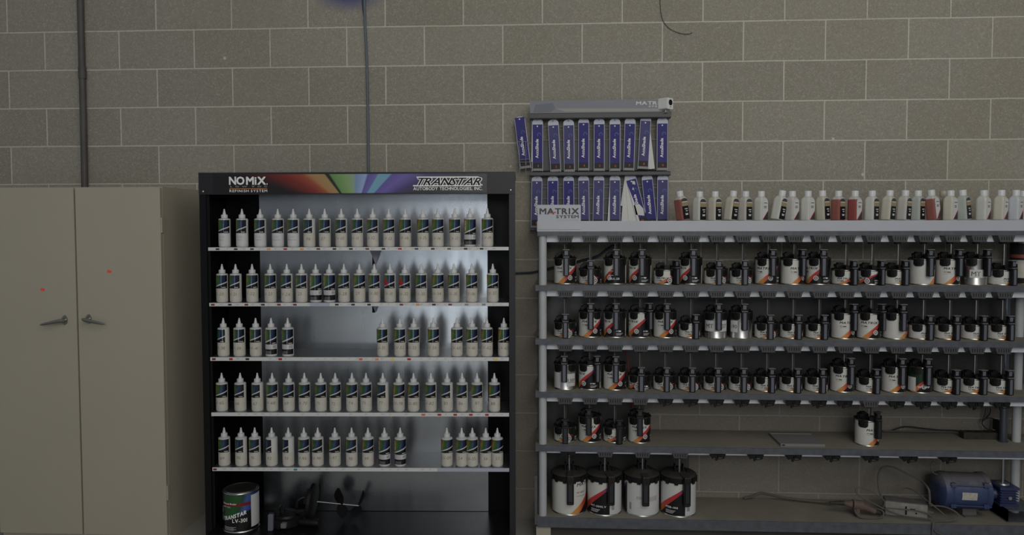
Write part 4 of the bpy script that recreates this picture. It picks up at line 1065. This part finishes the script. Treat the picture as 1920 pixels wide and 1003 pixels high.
def tlab(dark):
    m_ = MB(); hy = -0.0242; m_.cur = 0
    if dark:
        m_.cur = 0; m_.quad(-0.021, 0.021, hy, 0.004, 0.066); m_.cur = 1; m_.quad(-0.021, 0.021, hy, 0.066, 0.086)
        m_.cur = 2; m_.prism([(-0.021, 0.086), (0.021, 0.086), (0.018, 0.097), (0.008, 0.1035), (-0.008, 0.1035), (-0.018, 0.097)], hy, hy + 0.001)
        m_.cur = 3; m_.quad(-0.019, 0.019, hy - 0.0003, 0.084, 0.0885)
        for z, x0, x1 in ((0.050, -0.006, 0.014), (0.040, 0.0, 0.013), (0.026, -0.006, 0.014), (0.022, -0.004, 0.012)): m_.quad(x0, x1, hy - 0.0003, z, z + 0.0045)
    else:
        m_.cur = 3; m_.prism([(-0.021, 0.004), (0.021, 0.004), (0.021, 0.090), (0.015, 0.1005), (-0.015, 0.1005), (-0.021, 0.090)], hy, hy + 0.001)
        m_.cur = 4
        for z, x1 in ((0.082, 0.016), (0.066, 0.012), (0.060, 0.010)): m_.quad(-0.010, x1, hy - 0.0003, z, z + 0.003)
        m_.add([(-0.016, hy - 0.0003, 0.004), (0.021, hy - 0.0003, 0.004), (0.021, hy - 0.0003, 0.045)], [(0, 1, 2)])
        m_.cur = 5; m_.add([(-0.020, hy - 0.0003, 0.004), (-0.012, hy - 0.0003, 0.004), (0.021, hy - 0.0003, 0.041), (0.021, hy - 0.0003, 0.048)], [(0, 1, 2, 3)])
    m_.v = [(x, y, z) for x, y, z in m_.v]
    return m_.mesh('label', [M_signblack, mat('ochre_print', (0.30, 0.235, 0.12), 0.5), mat('dark_olive_print', (0.05, 0.05, 0.045), 0.5), M_paper, M_inkblack, M_rednum], False)
tl1, tl0 = tlab(True), tlab(False)
words = {'red': 'red liquid', 'crimson': 'deep red liquid', 'white': 'white contents', 'ivory': 'ivory contents', 'blush': 'pale pinkish contents', 'cream': 'cream contents', 'mint': 'pale green contents', 'tan': 'tan cap', 'bluish': 'bluish white contents', 'clear': 'cloudy contents'}
for k, (u, tilt, cn, dk) in enumerate(TB):
    back = dk == 2; yb = YF + (0.075 if not back else 0.165)
    x = P(u, 414, yb).x
    place = f'{["first","second","third","fourth","fifth","sixth","seventh","eighth","ninth","tenth","eleventh","twelfth","thirteenth","fourteenth","fifteenth","sixteenth","seventeenth","eighteenth","nineteenth","twentieth","twenty-first","twenty-second","twenty-third","last"][k]} from left'
    lean = '' if abs(tilt) < 2 else (' leaning right' if tilt > 0 else ' leaning left')
    lb = 'small bottle, ' + words[cn] + (', behind others' if back else (', black label' if dk else ', white label')) + lean + ', ' + place + ' on top board'
    lift = abs(math.sin(rad(tilt))) * 0.027
    o = thing('reducer_bottle', lb, 'bottle', T(x, yb, z_tt + lift) @ RY(tilt), 'small capped bottles along the top board of the rack')
    part('body', sqb(LM[cn]), None, o, M=RZ(38)); part('cap', cap_tan if cn == 'tan' else cap_me, None, o)
    if not back: part('label', tl1 if dk else tl0, None, o, M=RZ(38))

# ---------------------------------------------------------------- wall rack of hanging colour decks
YR = YW - 0.055    # plane of the decks
def PRk(u, v, off=0.0): return P(u, v, YR - off)
pl = PRk(997, 300).x; pr = PRk(1254, 300).x
RC = thing('card_rack', 'grey wall rack holding two rows of purple colour decks', 'rack', T(pl, YR, 0))
wR = pr - pl
def lx(u, v=300, off=0.0): return PRk(u, v, off).x - pl
zA, zB = PRk(1120, 188, 0.02).z, PRk(1120, 212, 0.02).z
part('header', MB().box(lx(994), lx(1240), -0.028, -0.022, zB, zA, 0.001), M_greyboard, RC)
m_ = MB(); z1 = PRk(1120, 204).z; z2 = PRk(1120, 211).z
m_.prism([(lx(1040), z1), (lx(1060), z2 + 0.0005), (lx(1250), z2 + 0.0005), (lx(1250), z1 - 0.006)][::1], -0.0288, -0.0284)
m_.M = None; part('swoosh', m_, M_greypale, RC)
m_ = MB(); m_.prism([(lx(1000), z2), (lx(1032), z2), (lx(1041), z1), (lx(1036), PRk(1120, 194).z), (lx(1004), PRk(1120, 197).z)], -0.0288, -0.0284); part('printed_car', m_, mat('header_print', (0.165, 0.18, 0.215), 0.5, spec=0.2), RC)
PQ = lambda u, v: (lambda q_: Vector((q_.x - pl, 0, q_.z)))(P(u, v, YR - 0.029))
put(RC, 'MATRI', 1193, 1236, 196.5, 6.5, M_cardw, 0.04, gap=0.05, y=-0.0292, PF=PQ); put(RC, 'SYS', 1216, 1232, 201, 3.2, M_cardw, 0.03, gap=0.05, y=-0.0292, PF=PQ)
def bar(v0, v1, x0=994, x1=1256):
    a = PRk(1120, v0, 0.03).z; b = PRk(1120, v1, 0.03).z
    m_ = MB(); m_.prismx([(-0.034, b + 0.004), (-0.022, b), (0.045, b), (0.045, a), (-0.028, a), (-0.034, a - 0.004)], lx(x0), lx(x1)); return m_
part('shelf_bar', bar(211, 222), M_darkbar, RC); part('shelf_bar', bar(321.5, 329.5), M_darkbar, RC); part('shelf_bar', bar(427, 433), M_darkbar, RC)
m_ = MB()
zT, zBt = PRk(1120, 192).z, PRk(1120, 432).z
for u in (997, 1254): m_.cyl((lx(u), 0.004, zBt), (lx(u), 0.004, zT), 0.0022, seg=8)
for v_ in (236, 242, 262, 346, 352, 372, 400): z = PRk(1120, v_).z; m_.cyl((lx(997), 0.006, z), (lx(1254), 0.006, z), 0.0013, seg=6)
part('wire_frame', m_, M_wire, RC)
part('back_board', MB().box(lx(998), lx(1253), 0.020, 0.026, PRk(1120, 319).z, PRk(1120, 262).z).box(lx(998), lx(1253), 0.020, 0.026, PRk(1120, 430).z, PRk(1120, 330).z), M_darkbar, RC)
hk = MB(); hk.tube([(0, 0.006, 0.0), (0, -0.012, 0.0), (0, -0.022, 0.002), (0.002, -0.026, 0.010)], 0.0014, 6); hook = hk.mesh('hook', M_wire)
DW, DH = 0.054, 0.262
def card(mb, w, h, y, th, rot, x=0, z=0):
    mb.M = T(x, y, z) @ RY(rot)
    n = 7; top = [(w / 2 * math.cos(PI * k / n), -0.014 + 0.018 * math.sin(PI * k / n)) for k in range(n + 1)]
    mb.prism([(-w / 2, -h), (w / 2, -h)] + top, 0, th); mb.M = None
def deck(u, v, num, tilt, faded, lab, ratio_white=0.026, fan=None, group='purple colour decks hanging on the wall rack', torn=False):
    p = PRk(u, v)
    o = thing('colour_deck', lab, 'colour deck', T(p.x, YR - 0.006, p.z))
    o['group'] = group
    m_ = MB(); card(m_, DW, DH, 0.003, 0.012 if not fan else 0.0034, tilt); part('cards', m_, M_card, o)
    if fan:
        for fi, f_ in enumerate(fan): m_ = MB(); card(m_, DW * f_[1], DH * f_[2], 0.0035 + 0.0025 * fi, 0.0052 + 0.0025 * fi, f_[0]); part('fanned_card', m_, M_cardw, o, 'white card fanned out')
    B_ = M_blue2 if faded else M_blue
    m_ = MB(); m_.M = RY(tilt); m_.cur = 0
    m_.box(-DW / 2 + 0.0025, DW / 2 - 0.0025, 0.0006, 0.0026, -DH + 0.042, -ratio_white)
    m_.cur = 1; m_.box(-DW / 2 + 0.0025, DW / 2 - 0.0025, 0.0006, 0.0026, -DH, -DH + 0.042)
    m_.cur = 2; m_.box(-DW / 2 + 0.004, DW / 2 - 0.004, -0.0005, 0.0006, -DH + 0.002, -DH + 0.014, 0.002)
    cov = part('cover', m_, [B_, M_deckdark, mat('deck_clip', (0.14, 0.14, 0.14), 0.3) if 'deck_clip' not in bpy.data.materials else bpy.data.materials['deck_clip']], o)
    m_ = MB(); t = text('AccuShade', 0.0215, 0.030, 0, 1.0, 0.04); c_ = []
    m_.M = RY(tilt); text_flat(m_, t, 0.004, 0.0002, -0.195, 90)
    m_.M = RY(tilt) @ T(-0.001, 0.0, -ratio_white - 0.009) @ RX(90); m_.lathe([(0, 0), (0.0038, 0), (0.0034, 0.001), (0, 0.001)], 12)
    part('lettering', m_, M_white, cov, smooth=False)
    m_ = MB(); m_.M = RY(tilt)
    for k in range(7):
        a = k * 0.62; m_.M = RY(tilt) @ T(0.008 + 0.008 * math.cos(a), 0.0001, -0.078 + 0.009 * math.sin(a)); m_.quad(-0.0015, 0.0015, 0, -0.0012, 0.0012)
    part('star_logo', m_, mat('pale_blue_print', (0.10, 0.28, 0.5), 0.5) if 'pale_blue_print' not in bpy.data.materials else bpy.data.materials['pale_blue_print'], cov, smooth=False)
    m_ = MB(); m_.M = RY(tilt); text_flat(m_, text(num, 0.017, 0.0, 0, 1.1, 0.08, 'C'), 0.003, 0.0001, -DH + 0.021); part('number', m_, M_rednum if num != '1' else M_greyprint, cov, smooth=False)
    if torn:
        m_ = MB(); m_.M = RY(tilt)
        for poly in ([(-0.022, -0.20), (0.018, -0.215), (0.022, -0.18), (0.008, -0.152), (-0.020, -0.150)], [(-0.024, -0.24), (-0.012, -0.235), (-0.014, -0.13), (-0.024, -0.05)], [(0.0, -0.045), (0.014, -0.052), (0.016, -0.035), (0.004, -0.03)], [(-0.008, -0.072), (0.002, -0.075), (0.0, -0.06)]):
            m_.prism(poly, -0.0006, 0.0004)
        part('torn_patch', m_, M_cardw, o, 'torn white patch')
    if u > 990:
        part('hook', hook, None, RC, M=T(p.x - pl, 0.0, p.z - 0.005))
D1 = [(1008, 224, '1', 0, 0), (1037, 225.5, '2', -3, 1), (1066, 225.5, '3', -1, 1), (1094.4, 223, '4', 0, 0), (1123.5, 223.5, '5', 0, 0), (1153, 223.5, '6', 0, 0), (1181.6, 222.5, '7', 1.5, 0), (1211, 219.5, '8', 3, 1), (1242, 222, '9', 0, 0)]
for u, v, nmb, ti, fa in D1:
    deck(u, v, nmb, ti, fa, f'{"faded " if fa else ""}purple colour deck numbered {nmb}, upper row of wall rack', 0.026 if nmb not in ('8', '4') else 0.020,
         [(-7, 0.5, 1.0), (-3.5, 0.6, 0.99)] if nmb == '8' else ([(1.6, 0.98, 0.82)] if nmb == '1' else None), 'purple colour decks in the upper row')
D2 = [(1007, 331.5, '10', 1, 1), (1036.6, 331, '11', 0, 0), (1066, 331, '12', -0.5, 0), (1094, 330.5, '13', -1, 1), (1123, 330, '14', 1, 1), (1153, 330, '15', 0, 1), (1181, 329, '16', -15, 0), (1212.6, 329, '17', -6, 0), (1242.5, 329, '18', 0, 1)]
nb = {'10': 'leftmost, behind white sign plate', '11': 'second from left, behind white sign plate', '12': 'third from left, behind white sign plate', '13': 'fourth from left', '14': 'fifth from left', '15': 'just left of the torn deck', '16': 'torn, tilted, with white cards fanned out', '17': 'leaning, right of the torn deck', '18': 'rightmost'}
for u, v, nmb, ti, fa in D2:
    deck(u, v, nmb, ti, fa, f'{"faded " if fa else ""}purple colour deck, lower row, {nb[nmb]}', 0.022,
         [(-5, 0.95, 1.0), (4, 0.95, 1.0), (8, 0.9, 0.6)] if nmb == '16' else ([(3, 0.9, 1.0)] if nmb == '15' else None), 'purple colour decks in the lower row', nmb == '16')
# loose deck in a wire pocket on the left
pk = PRk(985, 290)
deck(974, 220, '0', -7.0, 0, 'purple colour deck standing in the wire pocket left of the rack', 0.001, None, 'colour deck in the wire pocket')
wp = MB()
def wl(a, b, off=0.012): A_, B_ = P(*a, YR - off), P(*b, YR - off); wp.cyl(A_, B_, 0.0014, seg=6)
for a, b in (((971, 265.5), (990, 265.5)), ((973.5, 265), (974.5, 326)), ((985.5, 265), (986, 326)), ((966, 304), (996, 304)), ((971, 300), (992, 298))): wl(a, b, 0.016)
for u in (971, 990):
    A_ = P(u, 265.5, YR - 0.016); wp.cyl(A_, (A_.x, YW, A_.z), 0.0014, seg=6)
tag(link('wire_pocket', wp.mesh('wire_pocket', M_wire)), 'small pale wire pocket clipped to the left of the card rack', 'wire holder')
# security camera cube on the rack corner
p = P(1248, 205.5, YR - 0.03)
sc = thing('security_camera', 'small white cube camera on the top right corner of the card rack', 'camera', T(p.x, YR - 0.03, p.z) @ RZ(46))
part('housing', MB().box(-0.026, 0.026, -0.026, 0.026, 0.0, 0.055, 0.004), mat('camera_white', (0.70, 0.70, 0.68), 0.35), sc)
m_ = MB(); m_.M = T(0.004, -0.026, 0.033) @ RX(90); m_.lathe([(0, 0), (0.0145, 0), (0.014, 0.002), (0.009, 0.0022), (0.008, 0.001), (0, 0.001)], 24); m_.M = T(0.004, -0.026, 0.011) @ RX(90); m_.lathe([(0, 0), (0.003, 0), (0.0025, 0.001), (0, 0.001)], 12)
part('lens', m_, M_signblack, sc)
part('stand', MB().cyl((0, 0, -0.014), (0, 0, 0.0), 0.006, seg=12).box(-0.014, 0.014, -0.014, 0.02, -0.017, -0.013), M_wire, sc)

# ---------------------------------------------------------------- things on the lower shelves at right
# drive shaft of the rack
xp = P(1884, 700, YF + 0.16).x - X0
for k in (1, 2, 3):
    a, b = lv_z[k]; m_ = MB(); m_.M = T(xp, 0.16, 0); m_.lathe([(0.022, a), (0.022, a + 0.006), (0.0165, a + 0.008), (0.0165, b)], 20); part('drive_column', m_, mat('dark_steel_tube', (0.10, 0.11, 0.14), 0.25, 0.6) if k == 1 else bpy.data.materials['dark_steel_tube'], RK)
# blue motor
zb = ZR[4]
ym = YF + 0.14
ml = P(1754, 919, ym); mr = P(1846, 925, ym)
len_ = mr.x - ml.x; rz_ = 0.087
MO = thing('electric_motor', 'dusty blue electric motor lying on the bottom rack shelf', 'motor', T(ml.x, ym, zb))
mz = 0.120
def mk(prof, name, m, lab=None):
    m_ = MB(); m_.M = T(0, 0, mz) @ RY(91.5); m_.lathe(prof, 36); return part(name, m_, m, MO, lab)
mk([(0.0, 0.0), (0.03, -0.004), (0.068, 0.0), (rz_ * 0.96, 0.012), (rz_ * 1.02, 0.03), (rz_ * 1.02, 0.045), (rz_ * 0.98, 0.05)], 'end_bell', M_motor)
mk([(rz_ * 0.97, 0.045), (rz_ * 0.985, 0.055), (rz_ * 0.985, len_ - 0.03)], 'housing', M_motor)
mk([(rz_ * 0.99, len_ - 0.034), (rz_ * 1.05, len_ - 0.028), (rz_ * 1.05, len_ - 0.008), (rz_ * 0.8, len_ - 0.002), (0.03, len_), (0.0, len_)], 'end_flange', M_motor)
m_ = MB()
for zz in (-0.05, 0.05):
    yy = -math.sqrt(max(0, rz_ ** 2 - zz ** 2)) - 0.008
    m_.cyl((0.03, yy, mz + zz), (len_ - 0.01, yy, mz + zz - 0.006), 0.003, seg=8)
    for xx in (0.045, len_ - 0.035): m_.box(xx - 0.012, xx + 0.012, yy - 0.004, yy + 0.02, mz + zz - 0.012, mz + zz + 0.008, 0.002)
part('tie_rod', m_, M_motor, MO)
m_ = MB(); m_.M = T(len_ * 0.50, 0, mz) @ RY(1.5) 
v = []; 
for a in (-12, 0, 12):
    r = rz_ + 0.001; v += [(-0.035, -r * math.cos(rad(a - 2)), r * math.sin(rad(a - 2))), (0.035, -r * math.cos(rad(a - 2)), r * math.sin(rad(a - 2)))]
m_.add(v, [(0, 1, 3, 2), (2, 3, 5, 4)]); part('rating_plate', m_, mat('worn_plate', (0.42, 0.40, 0.36), 0.5, noise=0.4, nscale=90), MO, 'pale worn rating plate')
m_ = MB(); m_.prismx([(-0.05, 0.0), (0.05, 0.0), (0.05, 0.004), (0.03, 0.006), (0.024, mz - rz_ + 0.012), (-0.024, mz - rz_ + 0.012), (-0.03, 0.006), (-0.05, 0.004)], len_ * 0.50, len_ * 0.78)
part('mounting_foot', m_, M_dusty, MO)
m_ = MB(); 
for zz in (0.055, -0.062):
    m_.M = T(len_ - 0.018, -math.sqrt(rz_ ** 2 - zz ** 2) * 0.95 - 0.006, mz + zz) @ RX(90); m_.lathe([(0.0045, 0), (0.0045, 0.004), (0, 0.005)], 8)
part('bolt', m_, M_screw, MO)
m_ = MB(); m_.tube([(0.01, 0.0, mz + 0.07), (-0.018, -0.01, mz + 0.085), (-0.030, -0.01, mz + 0.115), (-0.018, -0.01, mz + 0.14), (0.0, -0.008, mz + 0.125)], 0.0035, 8); part('lead', m_, M_dusty, MO)
# gearbox on a bent bracket
gl = P(1879, 930, ym)
G = thing('gearbox', 'blue ribbed gearbox bolted on a bent plate right of the motor', 'gearbox', T(gl.x, ym, zb))
br = 0.105 - 0.045
m_ = MB(); m_.prism([(-0.028, br - 0.004), (0.12, br - 0.004), (0.12, br), (-0.032, br), (-0.032, 0.006), (-0.028, 0.006)][::1], -0.10, 0.08)
m_.box(-0.032, -0.028, -0.10, 0.08, 0, br); m_.box(-0.028, 0.12, -0.10, 0.08, 0.0, 0.004)
part('bent_plate', m_, M_rack, G)
m_ = MB(); z0 = br
m_.box(-0.042, 0.048, -0.055, 0.055, z0, z0 + 0.012, 0.002); m_.box(-0.042, 0.048, -0.055, 0.055, z0 + 0.078, z0 + 0.092, 0.002); m_.box(-0.030, 0.036, -0.045, 0.045, z0 + 0.012, z0 + 0.078)
for k in range(5): m_.box(-0.040, 0.046, -0.052, 0.05, z0 + 0.018 + k * 0.0125, z0 + 0.022 + k * 0.0125)
m_.M = T(-0.03, 0, z0 + 0.045) @ RY(-90); m_.lathe([(0.03, 0), (0.022, 0.03), (0.014, 0.034)], 20); m_.M = None
part('case', m_, M_gear, G)
m_ = MB(); m_.M = T(0.006, -0.052, z0 + 0.040) @ RX(90); m_.lathe([(0.0085, 0), (0.0085, 0.003), (0.004, 0.003), (0.0035, 0.001), (0, 0.001)], 16); part('sight_plug', m_, M_screw, G, 'bright round plug')
m_ = MB(); m_.M = T(0.0, 0, z0 + 0.092); m_.lathe([(0.03, 0), (0.026, 0.007), (0.012, 0.009), (0.0065, 0.010), (0.0065, zr(846.5) - zb - z0 - 0.092 - 0.002)], 20); part('output_shaft', m_, M_rod, G, 'steel shaft')

# junction box
p = P(1700, 955, YF + 0.10)
jb = thing('junction_box', 'dusty grey rectangular switch box left of the blue motor', 'switch box', T(p.x, YF + 0.10, zb) @ RZ(-16))
part('box', MB().box(-0.10, 0.085, -0.035, 0.035, 0.006, 0.078, 0.004).box(-0.098, 0.083, -0.034, 0.034, 0.0, 0.006), M_dusty, jb)
part('cover_plate', MB().box(-0.098, 0.082, -0.0375, -0.035, 0.010, 0.074, 0.003), mat('scuffed_plate', (0.24, 0.225, 0.20), 0.6, noise=0.5, nscale=30), jb)
m_ = MB(); m_.box(-0.012, -0.006, -0.041, -0.037, 0.02, 0.06, 0.001); m_.box(0.008, 0.03, -0.039, -0.037, 0.048, 0.051); m_.M = T(0.035, -0.037, 0.03) @ RX(90); m_.lathe([(0.004, 0), (0.004, 0.001), (0, 0.001)], 8); part('switch', m_, M_signblack, jb)
m_ = MB(); m_.cyl((0.085, 0, 0.03), (0.115, 0, 0.028), 0.012, 0.006, 12); part('cable_gland', m_, M_dusty, jb)
# plug and socket
p = P(1606, 955, YF + 0.09)
pg_ = thing('cable_connector', 'dusty red and grey plug connector lying with its cable coiled', 'connector', T(p.x, YF + 0.09, zb))
m_ = MB(); m_.cyl((-0.055, 0.01, 0.058), (-0.02, 0, 0.056), 0.010, 0.020, 14); m_.cyl((-0.02, 0, 0.056), (0.028, 0, 0.050), 0.024, 0.024, 16); m_.cyl((0.028, 0, 0.050), (0.085, -0.005, 0.024), 0.019, 0.014, 16); m_.box(-0.008, 0.008, -0.02, 0.0, 0.0, 0.045, 0.003)
part('plug', m_, mat('dusty_red_plastic', (0.125, 0.082, 0.068), 0.7, noise=0.5, nscale=25), pg_)
m_ = MB(); m_.cyl((-0.12, 0.02, 0.054), (-0.055, 0.01, 0.058), 0.007, 0.012, 12); m_.cyl((0.085, -0.005, 0.024), (0.12, -0.01, 0.018), 0.011, 0.007, 12); part('strain_relief', m_, M_bpd, pg_)
def cable(name, px, r, m, label, cat='cable', yy=None, z_min=None):
    """px = list of (u, v, y offset behind the shelf edge); kept on or above the shelf"""
    pts = []
    for u, v, off in px:
        q_ = P(u, v, YF + off)
        if z_min is not None and q_.z < z_min + r and off > 0: q_.z = z_min + r + 0.0005
        pts.append(q_)
    return tag(link(name, MB().tube(pts, r, 8, 6).mesh(name, m)), label, cat)
cable('cable', [(1395, 934, .27), (1410, 931, .27), (1424, 925, .27), (1440, 926, .27), (1470, 933, .26), (1510, 938, .24), (1560, 942, .20), (1578, 940, .12)], 0.0062, M_cable, 'thick grey-brown cable lying along the back of the bottom shelf', z_min=zb)
cable('cable', [(1640, 953, .10), (1655, 958, .07), (1655, 968, .06), (1640, 972, .05), (1615, 970, .05), (1604, 960, .07), (1605, 950, .08)], 0.0045, M_cable, 'grey cable coil in front of the plug connector', z_min=zb)
cable('cable', [(1655, 955, .09), (1658, 940, .09), (1645, 928, .09), (1625, 917, .09), (1609, 914, .09), (1605, 922, .09), (1615, 932, .09), (1640, 945, .09), (1660, 955, .07), (1690, 966, .05), (1725, 971, .03), (1745, 973, .03), (1745, 966, .03), (1720, 958, .04), (1660, 952, .06)], 0.0035, M_cable, 'long thin looping cable between the connector and the switch box', z_min=zb)
cable('cable', [(1655, 937, .14), (1648, 915, .16), (1647, 890, .18), (1656, 876, .18), (1675, 876, .17), (1700, 888, .15), (1725, 900, .11), (1740, 915, .04), (1743, 930, .03), (1743, 945, .03)], 0.0048, M_cable, 'grey cable arching up behind the switch box to the motor')
cable('cable', [(1690, 918, .16), (1700, 915, .15), (1718, 922, .10), (1740, 940, .05), (1765, 960, .03), (1776, 970, .02)], 0.0032, M_cable, 'thin cable running from the switch box towards the front edge', z_min=zb)
cable('cable', [(1742, 948, .08), (1770, 950, .06), (1792, 960, .03), (1797, 970, .02), (1780, 976, .015), (1755, 977, .01), (1750, 985, -.006), (1755, 997, -.008), (1780, 1008, -.01)], 0.0036, M_cable, 'grey cable loop spilling over the bottom shelf edge', z_min=zb)
cable('cable', [(1752, 976, .005), (1749, 984, -.007), (1748, 1012, -.009)], 0.0036, M_cable, 'short cable hanging straight down over the bottom shelf edge')
# fourth shelf: tray, power strip, cables
z4 = ZR[3]
a = P(1464, 824, YF + 0.035); b = P(1547, 824, YF + 0.035)
m_ = MB(); wT = (b.x - a.x); m_.cur = 0
dT = 0.19
m_.M = T(0, 0, 0); m_.box(0, wT, 0, 0.006, 0, 0.013, 0.001); m_.box(0, wT, dT, dT + 0.004, 0.0, 0.010); m_.box(0, 0.003, 0.006, dT, 0.0065, 0.011)
m_.add([(0, 0.006, 0.002), (wT, 0.006, 0.002), (wT, dT, 0.002), (0, dT, 0.002), (0, 0.006, 0.006), (wT, 0.006, 0.006), (wT, dT, 0.006), (0, dT, 0.006)], [(3, 2, 1, 0), (4, 5, 6, 7), (0, 1, 5, 4), (1, 2, 6, 5), (2, 3, 7, 6), (3, 0, 4, 7)])
TR = thing('metal_tray', 'shallow grey metal tray lying on the fourth shelf', 'tray', T(a.x, YF + 0.035, z4))
part('pan', m_, mat('tray_grey', (0.20, 0.19, 0.19), 0.5), TR)
m_ = MB().box(0.006, 0.02, -0.0006, 0.0, 0.004, 0.009); part('latch', m_, M_signblack, TR)
p = P(1843, 815, YF + 0.20)
ps = thing('power_strip', 'long dusty grey power strip at the back right of the fourth shelf', 'power strip', T(p.x, YF + 0.215, z4))
part('housing', MB().box(-0.095, 0.10, -0.022, 0.022, 0, 0.034, 0.003), M_bpd, ps)
m_ = MB()
for k in range(4): m_.box(-0.07 + k * 0.042, -0.045 + k * 0.042, -0.012, 0.012, 0.034, 0.0355)
part('socket', m_, M_slot, ps)
cable('cable', [(1675, 806, .28), (1690, 801, .28), (1705, 800, .28), (1730, 803, .27), (1760, 806, .27), (1790, 807, .25), (1808, 810, .22)], 0.0035, M_black, 'black cable bowing along the back of the fourth shelf', z_min=z4)
cable('cable', [(1655, 808, .285), (1720, 809, .28), (1780, 809, .27), (1806, 812, .23)], 0.0045, M_cable, 'dusty flex lying straight along the fourth shelf to the power strip', z_min=z4)
cable('cable', [(1848, 765, .27), (1846, 778, .27), (1842, 790, .27), (1843, 797, .27), (1852, 805, .26), (1862, 807, .25)], 0.0028, M_black, 'thin black cord dropping to the power strip, left strand')
cable('cable', [(1857, 765, .27), (1856, 775, .27), (1848, 784, .27), (1842, 790, .265), (1850, 784, .26), (1862, 785, .25), (1872, 790, .22)], 0.0028, M_black, 'thin black cord crossing into a loop left of the steel column')
p = P(1868, 800, YF + 0.25)
tag(link('plug', MB().box(p.x - 0.012, p.x + 0.012, YF + 0.235, YF + 0.262, z4 + 0.034, z4 + 0.085, 0.004).mesh('plug', M_bp)), 'black plug standing on the power strip', 'plug')
# cords at the left of the rack
tag(link('cable', MB().tube([P(u, v, y) for u, v, y in ((950, 512, YW - .03), (975, 512, YW - .012), (1000, 510.5, YW - .02), (1030, 503, YW - .03), (1070, 493, YW - .03), (1095, 487, YW - .035), (1120, 480, YW - .04), (1140, 466, YW - .04), (1160, 455, YW - .04))], 0.0055, 8, 6).mesh('cable', mat('dark_teal_cable', (0.022, 0.032, 0.042), 0.4))), 'dark cable running from behind the black display into the top can row', 'cable')
cable('cord', [(1171, 650, .22), (1175, 665, .22), (1178, 680, .22), (1179, 698, .22)], 0.0024, M_redcord, 'thin red cord hanging behind the third can row')
cable('cord', [(1182, 748, .20), (1186, 760, .20), (1185, 775, .20)], 0.0042, M_redcord, 'short red cord hanging in the fourth can row')
